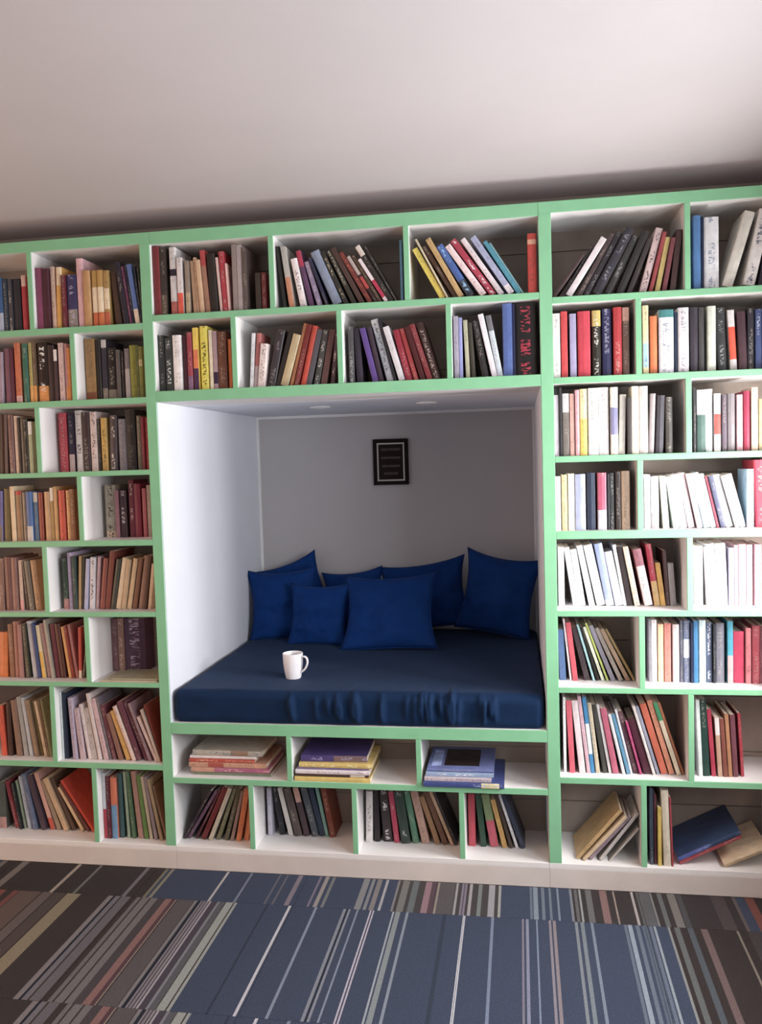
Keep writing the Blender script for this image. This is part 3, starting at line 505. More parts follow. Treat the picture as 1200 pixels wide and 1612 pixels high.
BOOKS = [
 ('left bookcase top row, left bay', 'book', [
  ('blue book with light grey-blue band, fifth from right', -0.59, 0.0152, 1.9431, 0, 0.0194, 0.1199, 0.1904, [0.048,0.119,0.287], [[0.0,0.35,[0.405,0.484,0.614]]], 0),
  ('dark blue book, fourth from right', -0.5693, 0.0159, 1.9431, 0, 0.0168, 0.1188, 0.1868, [0.029,0.047,0.071], [], 0),
  ('charcoal book with pale grey lettering, third from right', -0.5512, 0.0188, 1.9431, 0, 0.0142, 0.1157, 0.1857, [0.077,0.073,0.087], [], [0.582,0.539,0.498]),
  ('black book, second from right', -0.5357, 0.0236, 1.9431, 0, 0.0304, 0.1219, 0.1856, [0.03,0.029,0.037], [], 0),
  ('red book with pinkish white band, last on the right', -0.497, 0.0167, 1.9431, 0, 0.0172, 0.1263, 0.1941, [0.454,0.061,0.079], [[0.8,1.0,[0.741,0.531,0.467]]], 0),
 ]),
 ('left bookcase top row, right bay', 'book', [
  ('plum book, first from left', -0.442, 0.0173, 1.9431, 0, 0.0241, 0.1388, 0.2164, [0.276,0.072,0.14], [], 0),
  ('dark plum book, second from left', -0.4166, 0.0153, 1.9431, 0, 0.026, 0.1331, 0.2123, [0.069,0.019,0.03], [], 0),
  ('light tan book, third from left', -0.3891, 0.0251, 1.9431, 0, 0.0165, 0.138, 0.2195, [0.675,0.496,0.404], [], 0),
  ('mustard book with light tan band, fourth from left', -0.3714, 0.0237, 1.9437, 0.0324, 0.0199, 0.1411, 0.216, [0.72,0.418,0.132], [[0.7,1.0,[0.808,0.674,0.487]]], 0),
  ('maroon book, fifth from left', -0.344, 0.0163, 1.9431, 0, 0.0159, 0.1205, 0.1848, [0.145,0.024,0.035], [], 0),
  ('thick dark blue book with brown band, sixth from left', -0.3272, 0.0215, 1.9431, 0, 0.0372, 0.1178, 0.1863, [0.048,0.042,0.116], [[0.0,0.35,[0.282,0.244,0.218]]], [0.483,0.444,0.567]),
  ('pinkish white book, seventh from left', -0.2882, 0.0243, 1.9431, 0, 0.0247, 0.1565, 0.241, [0.734,0.464,0.498], [], 0),
  ('orange book, eighth from left', -0.2608, 0.015, 1.9431, 0, 0.0256, 0.1284, 0.1959, [0.505,0.295,0.141], [], 0),
  ('mustard book with light tan band, ninth from left', -0.2318, 0.0221, 1.9431, 0, 0.0221, 0.1259, 0.1955, [0.483,0.306,0.106], [[0.25,0.7,[0.84,0.705,0.523]],[0.0,0.25,[0.583,0.164,0.076]]], 0),
  ('mustard book with light tan band, tenth from left', -0.2073, 0.0161, 1.9431, 0, 0.022, 0.1243, 0.194, [0.501,0.315,0.113], [[0.25,0.7,[0.84,0.727,0.536]],[0.0,0.25,[0.586,0.187,0.079]]], 0),
  ('mustard book with light tan band, eleventh from left', -0.1834, 0.0151, 1.9431, 0, 0.0195, 0.1223, 0.1914, [0.409,0.257,0.095], [[0.3,0.68,[0.805,0.652,0.447]],[0.0,0.25,[0.483,0.128,0.064]]], 0),
  ('dark brown book, twelfth from left', -0.1484, 0.0244, 1.9431, -0.0779, 0.0243, 0.1221, 0.1857, [0.071,0.038,0.026], [], 0),
  ('black book, thirteenth from left', -0.1161, 0.0176, 1.9431, -0.1165, 0.0201, 0.1401, 0.2182, [0.026,0.021,0.035], [], 0),
  ('slim dark plum book, fourteenth from left', -0.094, 0.0209, 1.9431, -0.1214, 0.0087, 0.1328, 0.2024, [0.148,0.042,0.088], [], 0),
  ('slim black book, fifteenth from left', -0.0847, 0.0242, 1.9431, -0.1163, 0.0106, 0.1364, 0.2082, [0.022,0.024,0.041], [], 0),
  ('blue book with cream band, sixteenth from left', -0.0714, 0.019, 1.9431, -0.1223, 0.0163, 0.1331, 0.2079, [0.122,0.19,0.431], [[0.0,0.25,[0.84,0.714,0.577]]], 0),
  ('slim dark blue book, seventeenth from left', -0.0538, 0.0192, 1.9431, -0.0989, 0.0077, 0.129, 0.2003, [0.017,0.026,0.046], [], 0),
  ('slim black book, eighteenth from left', -0.0453, 0.0177, 1.9431, -0.0694, 0.0067, 0.1204, 0.192, [0.03,0.046,0.034], [], 0),
 ]),
 ('left bookcase second row, left bay', 'book', [
  ('mauve book, thirteenth from right', -0.611, 0.0145, 1.6883, 0.0323, 0.0205, 0.1201, 0.1841, [0.349,0.262,0.309], [], 0),
  ('plum book, twelfth from right', -0.5822, 0.0215, 1.6876, 0, 0.0215, 0.1225, 0.1968, [0.2,0.086,0.121], [], 0),
  ('slim dark plum book, eleventh from right', -0.5588, 0.0204, 1.6876, 0, 0.0133, 0.1251, 0.1981, [0.107,0.026,0.046], [], 0),
  ('rust book with light pink band, tenth from right', -0.5404, 0.0181, 1.6876, 0, 0.0234, 0.1367, 0.214, [0.586,0.187,0.097], [[0.0,0.12,[0.724,0.456,0.42]]], 0),
  ('dark teal book, ninth from right', -0.5094, 0.0163, 1.6876, 0, 0.0213, 0.1386, 0.21, [0.048,0.153,0.111], [], 0),
  ('slim mustard book with orange band, eighth from right', -0.4835, 0.0164, 1.6876, 0, 0.0122, 0.1344, 0.211, [0.422,0.36,0.129], [[0.0,0.28,[0.715,0.379,0.127]]], 0),
  ('slim dark brown book with orange band, seventh from right', -0.4698, 0.0173, 1.6876, 0, 0.0121, 0.1355, 0.21, [0.151,0.097,0.057], [[0.0,0.28,[0.71,0.342,0.104]]], 0),
  ('thick black book with orange band, sixth from right', -0.4554, 0.023, 1.6876, 0, 0.0403, 0.1343, 0.2116, [0.024,0.012,0.01], [[0.0,0.27,[0.706,0.307,0.1]]], [0.84,0.84,0.817]),
  ('black book, fifth from right', -0.4132, 0.0207, 1.6876, 0, 0.0251, 0.1267, 0.2002, [0.048,0.029,0.029], [], 0),
  ('slim dark mauve book with white band, fourth from right', -0.386, 0.0152, 1.6876, 0, 0.0125, 0.1199, 0.1827, [0.072,0.041,0.045], [[0.78,1.0,[0.84,0.814,0.781]]], 0),
  ('pinkish white book, third from right', -0.3682, 0.0167, 1.6876, 0, 0.018, 0.1277, 0.205, [0.699,0.517,0.492], [], 0),
  ('slim light pink book with orange band, second from right', -0.3479, 0.0214, 1.6876, 0, 0.011, 0.1312, 0.2016, [0.608,0.327,0.331], [[0.0,0.25,[0.767,0.384,0.188]]], 0),
  ('slim orange book, last on the right', -0.3358, 0.018, 1.6876, 0, 0.009, 0.1177, 0.1869, [0.709,0.325,0.12], [], 0),
 ]),
 ('left bookcase second row, right bay', 'book', [
  ('thick orange book with rust band, first from left', -0.2907, 0.0595, 1.6876, 0, 0.0381, 0.139, 0.2215, [0.379,0.211,0.086], [[0.0,0.14,[0.256,0.087,0.04]]], 0),
  ('black book, second from left', -0.25, 0.0624, 1.6876, 0, 0.017, 0.1341, 0.2156, [0.029,0.019,0.015], [], 0),
  ('black book with pale grey band, third from left', -0.2295, 0.0655, 1.6876, 0, 0.019, 0.1414, 0.2156, [0.047,0.039,0.055], [[0.87,1.0,[0.691,0.649,0.626]],[0.0,0.2,[0.275,0.221,0.175]]], 0),
  ('thick black book with brown band, fourth from left', -0.2094, 0.0655, 1.6876, 0, 0.0348, 0.1205, 0.1855, [0.019,0.013,0.013], [[0.0,0.2,[0.223,0.19,0.153]]], 0),
  ('dark brown book, fifth from left', -0.1715, 0.0575, 1.6876, 0, 0.0139, 0.1097, 0.1766, [0.117,0.1,0.093], [], 0),
  ('slim black book, sixth from left', -0.1537, 0.0633, 1.6876, 0, 0.0079, 0.1112, 0.1688, [0.045,0.034,0.034], [], 0),
  ('grey book with pale grey band, seventh from left', -0.1434, 0.0653, 1.6876, 0, 0.0188, 0.1147, 0.1801, [0.214,0.184,0.208], [[0.0,0.6,[0.48,0.441,0.441]]], 0),
  ('olive book, eighth from left', -0.1219, 0.0638, 1.6876, 0, 0.0256, 0.123, 0.1906, [0.304,0.324,0.073], [], 0),
  ('slim dark green book, ninth from left', -0.0949, 0.0563, 1.6876, 0, 0.0098, 0.1196, 0.1892, [0.123,0.156,0.048], [], 0),
  ('slim olive book with light tan band, tenth from left', -0.0839, 0.0556, 1.6876, 0, 0.0128, 0.1174, 0.1839, [0.229,0.252,0.074], [[0.62,0.75,[0.639,0.588,0.34]]], 0),
 ]),
 ('left bookcase third row, left bay', 'book', [
  ('dark brown book, eighth from right', -0.624, 0.0255, 1.4359, 0.0488, 0.0181, 0.1353, 0.2129, [0.071,0.04,0.032], [], 0),
  ('slim dark brown book, seventh from right', -0.5977, 0.0141, 1.4353, 0.0359, 0.0093, 0.1357, 0.2142, [0.151,0.093,0.076], [], 0),
  ('mauve book, sixth from right', -0.58, 0.016, 1.435, 0, 0.0206, 0.1314, 0.2112, [0.203,0.11,0.099], [], 0),
  ('cream book, fifth from right', -0.5558, 0.0184, 1.435, 0, 0.0138, 0.1345, 0.2065, [0.702,0.551,0.443], [], 0),
  ('slim black book, fourth from right', -0.5402, 0.0152, 1.435, 0, 0.0082, 0.1265, 0.2002, [0.048,0.034,0.028], [], 0),
  ('slim brown book, third from right', -0.5314, 0.0191, 1.435, 0, 0.0102, 0.1302, 0.1975, [0.274,0.22,0.169], [], 0),
  ('black book, second from right', -0.5194, 0.0147, 1.435, 0, 0.0169, 0.1239, 0.197, [0.03,0.026,0.02], [], 0),
  ('green book with white band, last on the right', -0.5001, 0.016, 1.435, 0, 0.0143, 0.115, 0.1846, [0.441,0.479,0.309], [[0.75,1.0,[0.84,0.84,0.815]]], 0),
 ]),
 ('left bookcase third row, right bay', 'book', [
  ('red book, first from left', -0.4272, 0.0958, 1.435, 0, 0.03, 0.1402, 0.2166, [0.471,0.065,0.081], [], 0),
  ('dark purple book with light pink band, second from left', -0.3914, 0.0999, 1.435, 0, 0.0206, 0.1324, 0.2129, [0.035,0.022,0.044], [[0.0,0.3,[0.625,0.45,0.414]]], 0),
  ('white book with dark mauve lettering, third from left', -0.3678, 0.106, 1.435, 0, 0.0278, 0.1375, 0.2241, [0.802,0.712,0.663], [], [0.073,0.049,0.046]),
  ('dark mauve book, fourth from left', -0.338, 0.1004, 1.435, 0, 0.0287, 0.1349, 0.2157, [0.062,0.035,0.037], [], 0),
  ('pinkish white book with black lettering, fifth from left', -0.3052, 0.0989, 1.435, 0, 0.0256, 0.1411, 0.2167, [0.73,0.592,0.554], [], [0.044,0.025,0.025]),
  ('slim black book, sixth from left', -0.2777, 0.0997, 1.435, 0, 0.0112, 0.1248, 0.1892, [0.03,0.024,0.022], [], 0),
  ('mustard book with dark olive lettering, seventh from left', -0.2636, 0.0989, 1.435, 0, 0.0224, 0.1214, 0.1927, [0.612,0.401,0.123], [], [0.108,0.078,0.029]),
  ('dark mauve book with white lettering, eighth from left', -0.2342, 0.0991, 1.4359, 0.0335, 0.0279, 0.1242, 0.1997, [0.085,0.066,0.073], [], [0.758,0.708,0.614]),
  ('grey book, ninth from left', -0.1992, 0.1047, 1.435, 0, 0.0293, 0.1175, 0.1864, [0.263,0.256,0.299], [], 0),
  ('thick black book with charcoal lettering, tenth from left', -0.1673, 0.1, 1.435, 0, 0.0373, 0.1425, 0.2186, [0.028,0.028,0.03], [], [0.115,0.115,0.119]),
  ('olive book, eleventh from left', -0.1232, 0.0971, 1.435, 0, 0.0161, 0.1216, 0.1957, [0.165,0.149,0.117], [], 0),
  ('slim red book, twelfth from left', -0.1059, 0.0965, 1.435, 0, 0.01, 0.1199, 0.1903, [0.251,0.039,0.067], [], 0),
  ('slim red book, thirteenth from left', -0.0942, 0.1044, 1.435, 0, 0.011, 0.1186, 0.1884, [0.455,0.071,0.077], [], 0),
 ]),
 ('left bookcase fourth row, left bay', 'book', [
  ('purple book with brown band, fourteenth from right', -0.6537, 0.0246, 1.1893, 0.047, 0.0229, 0.1155, 0.1845, [0.161,0.137,0.283], [[0.0,0.3,[0.209,0.164,0.126]]], 0),
  ('dark olive book, thirteenth from right', -0.6271, 0.0308, 1.1892, 0.0385, 0.026, 0.1256, 0.1911, [0.153,0.115,0.05], [], 0),
  ('light tan book, twelfth from right', -0.5933, 0.0288, 1.1882, 0, 0.0156, 0.1319, 0.2, [0.724,0.575,0.382], [], 0),
  ('brown book with red band, eleventh from right', -0.5752, 0.0318, 1.1882, 0, 0.0238, 0.1199, 0.1827, [0.314,0.188,0.103], [[0.92,1.0,[0.471,0.075,0.059]]], 0),
  ('slim brown book, tenth from right', -0.5479, 0.0329, 1.1882, 0, 0.0129, 0.1155, 0.1772, [0.35,0.288,0.227], [], 0),
  ('blue book with pale grey band, ninth from right', -0.5311, 0.0251, 1.1882, 0, 0.0227, 0.1147, 0.1792, [0.093,0.161,0.345], [[0.0,0.3,[0.582,0.539,0.498]]], 0),
  ('blue book with light tan band, eighth from right', -0.5071, 0.0345, 1.1882, 0, 0.017, 0.1108, 0.1762, [0.112,0.179,0.263], [[0.8,1.0,[0.634,0.572,0.465]]], 0),
  ('rust book, seventh from right', -0.4878, 0.0351, 1.1882, 0, 0.0169, 0.1153, 0.1757, [0.295,0.072,0.047], [], 0),
  ('tan book, sixth from right', -0.4616, 0.0319, 1.1882, 0, 0.0215, 0.1126, 0.1776, [0.579,0.368,0.209], [], 0),
  ('slim mustard book with cream band, fifth from right', -0.4384, 0.0317, 1.1882, 0, 0.0123, 0.1247, 0.1913, [0.409,0.257,0.095], [[0.75,1.0,[0.819,0.74,0.621]]], 0),
  ('slim orange book, fourth from right', -0.4228, 0.0303, 1.1882, 0, 0.0112, 0.1278, 0.1957, [0.61,0.373,0.173], [], 0),
  ('red book, third from right', -0.4071, 0.0322, 1.1882, 0, 0.0234, 0.1171, 0.1811, [0.595,0.11,0.069], [], 0),
  ('orange book, second from right', -0.3773, 0.0351, 1.1882, 0, 0.0142, 0.1138, 0.1803, [0.782,0.5,0.253], [], 0),
  ('brown book, last on the right', -0.3582, 0.0249, 1.1882, 0, 0.0182, 0.1215, 0.1846, [0.26,0.123,0.061], [], 0),
 ]),
 ('left bookcase fourth row, right bay', 'book', [
  ('thick tan book with light tan band, first from left', -0.2742, 0.1255, 1.1882, 0, 0.0412, 0.1238, 0.1941, [0.399,0.344,0.269], [[0.0,0.12,[0.674,0.495,0.354]]], [0.044,0.027,0.022]),
  ('pink book, second from left', -0.2296, 0.1145, 1.1882, 0, 0.0144, 0.1121, 0.1734, [0.405,0.197,0.226], [], 0),
  ('dark mauve book with white lettering, third from left', -0.2114, 0.1155, 1.1882, 0, 0.0246, 0.1134, 0.1729, [0.071,0.036,0.042], [], [0.753,0.654,0.654]),
  ('plum book with white lettering, fourth from left', -0.1776, 0.122, 1.1882, 0, 0.0194, 0.1238, 0.211, [0.193,0.038,0.063], [], [0.81,0.658,0.658]),
  ('plum book, fifth from left', -0.1553, 0.116, 1.1882, 0, 0.0244, 0.117, 0.1959, [0.251,0.039,0.073], [], 0),
  ('red book, sixth from left', -0.1258, 0.1208, 1.1882, 0, 0.0142, 0.1151, 0.1782, [0.482,0.14,0.178], [], 0),
  ('slim tan book, seventh from left', -0.1088, 0.1251, 1.1882, 0, 0.0132, 0.1221, 0.1899, [0.472,0.397,0.331], [], 0),
 ]),
 ('left bookcase fifth row, left bay', 'picture_book', [
  ('brown book, seventh from right', -0.6709, 0.034, 0.9323, 0.0321, 0.0274, 0.1436, 0.1931, [0.266,0.156,0.124], [], 0),
  ('mauve book, sixth from right', -0.6362, 0.0342, 0.9314, 0, 0.0251, 0.1536, 0.1979, [0.201,0.097,0.083], [], 0),
  ('brown book, fifth from right', -0.6105, 0.0354, 0.9314, 0, 0.0218, 0.151, 0.195, [0.303,0.164,0.136], [], 0),
  ('pinkish white book with light pink band, fourth from right', -0.5847, 0.0434, 0.9314, 0, 0.0141, 0.1423, 0.1846, [0.708,0.546,0.448], [[0.0,0.2,[0.772,0.389,0.38]]], 0),
  ('slim dark brown book, third from right', -0.5576, 0.0406, 0.9314, -0.0671, 0.0097, 0.1392, 0.1797, [0.073,0.052,0.042], [], 0),
  ('brown book, second from right', -0.5458, 0.0364, 0.9314, -0.0749, 0.0205, 0.1411, 0.1823, [0.187,0.162,0.129], [], 0),
  ('tan book, last on the right', -0.521, 0.038, 0.9314, -0.0796, 0.0237, 0.1412, 0.1846, [0.456,0.293,0.173], [], 0),
 ]),
 ('left bookcase fifth row, right bay', 'picture_book', [
  ('dark green book with pink band, first from left', -0.424, 0.0633, 0.9314, 0, 0.0215, 0.1457, 0.188, [0.053,0.075,0.048], [[0.0,0.2,[0.54,0.238,0.209]]], 0),
  ('light pink book, second from left', -0.3994, 0.0603, 0.9314, 0, 0.0145, 0.1571, 0.208, [0.521,0.405,0.521], [], 0),
  ('dark green book, third from left', -0.3803, 0.0544, 0.9314, 0, 0.015, 0.1434, 0.1952, [0.054,0.079,0.069], [], 0),
  ('slim tan book, fourth from left', -0.3642, 0.0599, 0.932, 0.0601, 0.0096, 0.1486, 0.1952, [0.456,0.293,0.155], [], 0),
  ('slim black book, fifth from left', -0.3534, 0.0613, 0.9322, 0.0772, 0.0106, 0.1491, 0.1928, [0.031,0.033,0.025], [], 0),
  ('slim light grey-blue book, sixth from left', -0.3415, 0.0584, 0.9326, 0.0928, 0.0133, 0.137, 0.1853, [0.444,0.454,0.613], [], 0),
  ('pale grey book with black lettering, seventh from left', -0.3225, 0.0603, 0.9328, 0.0682, 0.0212, 0.146, 0.1898, [0.644,0.62,0.644], [], [0.048,0.048,0.062]),
  ('slim pink book, eighth from left', -0.2983, 0.0641, 0.9326, 0.0905, 0.0132, 0.1411, 0.1924, [0.464,0.319,0.363], [], 0),
  ('red book, ninth from left', -0.278, 0.055, 0.9335, 0.1268, 0.0168, 0.1449, 0.1877, [0.255,0.077,0.06], [], 0),
  ('maroon book, tenth from left', -0.2593, 0.0586, 0.9341, 0.1432, 0.0188, 0.1618, 0.2132, [0.195,0.057,0.043], [], 0),
  ('black book, eleventh from left', -0.238, 0.0577, 0.9345, 0.1739, 0.0182, 0.1413, 0.1835, [0.064,0.064,0.05], [], 0),
  ('light tan book, twelfth from left', -0.2167, 0.0598, 0.9347, 0.1851, 0.0181, 0.1404, 0.1887, [0.672,0.536,0.379], [], 0),
  ('light tan book, thirteenth from left', -0.1955, 0.0551, 0.9341, 0.1738, 0.0155, 0.1425, 0.183, [0.51,0.368,0.228], [], 0),
  ('light tan book, fourteenth from left', -0.1769, 0.0615, 0.9346, 0.1869, 0.0175, 0.1372, 0.1858, [0.615,0.446,0.274], [], 0),
  ('rust book, fifteenth from left', -0.1532, 0.0601, 0.9342, 0.185, 0.0154, 0.1456, 0.188, [0.2,0.094,0.059], [], 0),
  ('tan book, sixteenth from left', -0.1319, 0.0643, 0.9339, 0.1652, 0.0154, 0.1467, 0.1947, [0.339,0.204,0.161], [], 0),
  ('dark brown book, seventeenth from left', -0.1124, 0.0548, 0.9335, 0.1494, 0.0144, 0.1513, 0.1966, [0.111,0.061,0.045], [], 0),
  ('slim light tan book, eighteenth from left', -0.0922, 0.0564, 0.9329, 0.1349, 0.0113, 0.1284, 0.1658, [0.679,0.531,0.391], [], 0),
 ]),
 ('left bookcase sixth row, left bay', 'picture_book', [
  ('orange book, seventeenth from right', -0.6932, 0.054, 0.6784, 0.0614, 0.0331, 0.1266, 0.1693, [0.605,0.188,0.067], [], 0),
  ('rust book, sixteenth from right', -0.6482, 0.0536, 0.6763, 0, 0.0187, 0.1507, 0.2001, [0.261,0.123,0.071], [], 0),
  ('pink book, fifteenth from right', -0.6287, 0.0545, 0.6763, 0, 0.0231, 0.156, 0.2105, [0.361,0.168,0.139], [], 0),
  ('pink book, fourteenth from right', -0.6046, 0.0458, 0.6763, 0, 0.0154, 0.1484, 0.2002, [0.365,0.193,0.172], [], 0),
  ('dark olive book, thirteenth from right', -0.5807, 0.0481, 0.6763, -0.0366, 0.0153, 0.1535, 0.2029, [0.075,0.068,0.046], [], 0),
  ('pale grey book, twelfth from right', -0.555, 0.0548, 0.6763, -0.0802, 0.0196, 0.1602, 0.2112, [0.546,0.589,0.659], [], 0),
  ('slim blue book, eleventh from right', -0.5328, 0.0441, 0.6763, -0.0858, 0.013, 0.156, 0.2036, [0.057,0.078,0.186], [], 0),
  ('light tan book with mustard band, tenth from right', -0.5175, 0.0505, 0.6763, -0.0909, 0.0152, 0.1473, 0.197, [0.748,0.649,0.443], [[0.0,0.5,[0.779,0.497,0.144]]], 0),
  ('pink book, ninth from right', -0.4948, 0.0526, 0.6763, -0.1226, 0.0178, 0.1545, 0.2044, [0.342,0.219,0.219], [], 0),
  ('slim tan book, eighth from right', -0.4756, 0.0449, 0.6763, -0.1065, 0.0097, 0.1659, 0.2195, [0.431,0.395,0.329], [], 0),
  ('maroon book, seventh from right', -0.465, 0.0542, 0.6763, -0.0788, 0.0178, 0.1497, 0.201, [0.144,0.036,0.049], [], 0),
  ('maroon book, sixth from right', -0.4443, 0.0532, 0.6763, -0.0874, 0.0204, 0.1509, 0.2012, [0.103,0.038,0.028], [], 0),
  ('slim orange book, fifth from right', -0.411, 0.0515, 0.6763, -0.1213, 0.0106, 0.1501, 0.1925, [0.716,0.38,0.149], [], 0),
  ('slim red book, fourth from right', -0.3983, 0.0513, 0.6763, -0.128, 0.0117, 0.1508, 0.1972, [0.25,0.043,0.03], [], 0),
  ('slim pink book, third from right', -0.3859, 0.055, 0.6763, -0.1244, 0.0117, 0.1491, 0.1994, [0.446,0.199,0.199], [], 0),
  ('slim red book with cream band, second from right', -0.3735, 0.0549, 0.6767, 0.0334, 0.0116, 0.1426, 0.1888, [0.571,0.109,0.088], [[0.0,0.15,[0.84,0.774,0.675]]], 0),
  ('slim dark olive book, last on the right', -0.3607, 0.0544, 0.6778, 0.1517, 0.0095, 0.1402, 0.1875, [0.074,0.065,0.039], [], 0),
 ]),
 ('left bookcase sixth row, right bay', 'picture_book', [
  ('mauve book, first from left', -0.2935, 0.1614, 0.6763, 0, 0.0264, 0.0829, 0.2002, [0.201,0.098,0.113], [], 0),
  ('tan book with pinkish white lettering, second from left', -0.2657, 0.1557, 0.6763, 0.0, 0.0246, 0.0812, 0.2028, [0.337,0.191,0.15], [], [0.675,0.497,0.422]),
  ('dark plum book with pale grey lettering, third from left', -0.2399, 0.1583, 0.6763, 0.0, 0.0816, 0.0828, 0.2013, [0.106,0.049,0.09], [], [0.629,0.499,0.629]),
 ]),
 ('left bookcase seventh row, left bay', 'picture_book', [
  ('red book, tenth from right', -0.694, 0.0456, 0.3802, -0.0484, 0.0204, 0.1459, 0.1909, [0.595,0.11,0.069], [], 0),
  ('dark brown book, ninth from right', -0.6693, 0.0457, 0.3802, 0, 0.0179, 0.1512, 0.2052, [0.071,0.035,0.026], [], 0),
  ('brown book, eighth from right', -0.6357, 0.0461, 0.3802, -0.0705, 0.0238, 0.1631, 0.2116, [0.267,0.167,0.125], [], 0),
  ('grey book, seventh from right', -0.6057, 0.0485, 0.3802, -0.0944, 0.0166, 0.1735, 0.2237, [0.36,0.352,0.336], [], 0),
  ('pale grey book, sixth from right', -0.584, 0.0482, 0.3802, -0.1128, 0.0153, 0.1684, 0.2216, [0.49,0.51,0.531], [], 0),
  ('brown book, fifth from right', -0.5622, 0.0451, 0.3802, -0.1369, 0.0164, 0.1631, 0.214, [0.314,0.215,0.138], [], 0),
  ('slim dark olive book, fourth from right', -0.5448, 0.0552, 0.3802, -0.1294, 0.0129, 0.1568, 0.2085, [0.153,0.115,0.05], [], 0),
  ('slim light tan book, third from right', -0.5259, 0.0519, 0.3802, -0.1535, 0.0117, 0.1553, 0.2094, [0.68,0.543,0.401], [], 0),
  ('slim dark brown book, second from right', -0.5127, 0.0476, 0.3802, -0.1433, 0.0128, 0.1609, 0.215, [0.151,0.097,0.054], [], 0),
  ('slim olive book, last on the right', -0.4985, 0.0442, 0.3802, -0.1362, 0.0093, 0.16, 0.2179, [0.215,0.215,0.112], [], 0),
 ]),
 ('left bookcase seventh row, right bay', 'picture_book', [
  ('slim white book, first from left', -0.442, 0.034, 0.3802, 0, 0.007, 0.1926, 0.2477, [0.719,0.796,0.796], [], 0),
  ('dark blue book, second from left', -0.434, 0.0337, 0.3802, 0, 0.0163, 0.191, 0.2478, [0.03,0.039,0.066], [], 0),
  ('pale grey book, third from left', -0.3968, 0.0259, 0.3802, -0.0467, 0.0173, 0.1787, 0.2297, [0.429,0.359,0.448], [], 0),
  ('light pink book, fourth from left', -0.3695, 0.0299, 0.3802, -0.0931, 0.0183, 0.1441, 0.1894, [0.519,0.403,0.439], [], 0),
  ('pale grey book, fifth from left', -0.3414, 0.0353, 0.3802, -0.1374, 0.0136, 0.1558, 0.205, [0.695,0.623,0.623], [], 0),
  ('pale grey book, sixth from left', -0.3267, 0.0356, 0.3802, -0.1383, 0.0205, 0.1463, 0.1903, [0.526,0.466,0.447], [], 0),
  ('pale grey book, seventh from left', -0.3007, 0.0318, 0.3802, -0.1519, 0.0141, 0.1825, 0.2471, [0.654,0.569,0.547], [], 0),
  ('light pink book, eighth from left', -0.2785, 0.0329, 0.3802, -0.1832, 0.018, 0.1749, 0.2286, [0.62,0.451,0.47], [], 0),
  ('slim charcoal book, ninth from left', -0.2573, 0.034, 0.3802, -0.1923, 0.0084, 0.1793, 0.2353, [0.158,0.133,0.153], [], 0),
  ('maroon book, tenth from left', -0.2458, 0.0351, 0.3802, -0.2012, 0.0167, 0.1533, 0.2051, [0.145,0.046,0.061], [], 0),
  ('brown book, eleventh from left', -0.22, 0.0312, 0.3802, -0.2448, 0.0164, 0.1317, 0.1751, [0.263,0.139,0.106], [], 0),
  ('mustard book, twelfth from left', -0.1919, 0.0324, 0.3802, -0.3019, 0.0186, 0.1461, 0.1885, [0.63,0.383,0.141], [], 0),
  ('slim pinkish white book, thirteenth from left', -0.166, 0.0268, 0.3802, -0.3297, 0.0134, 0.1572, 0.2102, [0.736,0.548,0.468], [], 0),
  ('dark plum book, fourteenth from left', -0.1506, 0.0315, 0.3802, -0.3028, 0.0194, 0.1691, 0.2259, [0.146,0.052,0.074], [], 0),
  ('dark plum book, fifteenth from left', -0.1202, 0.0348, 0.3802, -0.3416, 0.0148, 0.1765, 0.2263, [0.103,0.034,0.049], [], 0),
  ('slim mauve book, sixteenth from left', -0.1031, 0.0288, 0.3802, -0.3336, 0.0106, 0.1678, 0.2232, [0.269,0.169,0.185], [], 0),
  ('slim pinkish white book, seventeenth from left', -0.0776, 0.0274, 0.3802, -0.3796, 0.0102, 0.135, 0.175, [0.676,0.498,0.459], [], 0),
  ('slim light tan book, eighteenth from left', -0.0654, 0.0242, 0.3802, -0.3114, 0.0085, 0.15, 0.1994, [0.568,0.445,0.375], [], 0),
  ('slim maroon book, nineteenth from left', -0.056, 0.0305, 0.3802, -0.2799, 0.007, 0.1593, 0.2147, [0.193,0.043,0.03], [], 0),
 ]),
 ('left bookcase bottom row, left bay', 'picture_book', [
  ('charcoal book with light pink band, fourteenth from right', -0.7484, 0.0814, 0.0844, 0, 0.0305, 0.1347, 0.1759, [0.114,0.114,0.094], [[0.0,0.25,[0.549,0.301,0.266]]], 0),
  ('red book, thirteenth from right', -0.6837, 0.0854, 0.0844, -0.1887, 0.0191, 0.1372, 0.1829, [0.25,0.039,0.056], [], 0),
  ('slim black book, twelfth from right', -0.6591, 0.0759, 0.0844, -0.1536, 0.0108, 0.1372, 0.18, [0.019,0.022,0.025], [], 0),
  ('slim green book, eleventh from right', -0.6465, 0.0857, 0.0844, -0.148, 0.0084, 0.137, 0.186, [0.292,0.355,0.258], [], 0),
  ('light grey-blue book, tenth from right', -0.631, 0.085, 0.0844, -0.1459, 0.0167, 0.1589, 0.2038, [0.407,0.472,0.566], [], 0),
  ('blue book, ninth from right', -0.6069, 0.0777, 0.0844, -0.175, 0.0213, 0.1601, 0.2169, [0.123,0.161,0.261], [], 0),
  ('dark mauve book, eighth from right', -0.5684, 0.0771, 0.0844, -0.246, 0.021, 0.1551, 0.2148, [0.073,0.05,0.07], [], 0),
  ('light tan book with red band, seventh from right', -0.5364, 0.0851, 0.0844, -0.2673, 0.0172, 0.1563, 0.2238, [0.606,0.367,0.313], [[0.0,0.2,[0.521,0.105,0.079]]], 0),
  ('brown book, sixth from right', -0.5087, 0.0833, 0.0844, -0.3078, 0.0168, 0.1538, 0.1985, [0.319,0.253,0.186], [], 0),
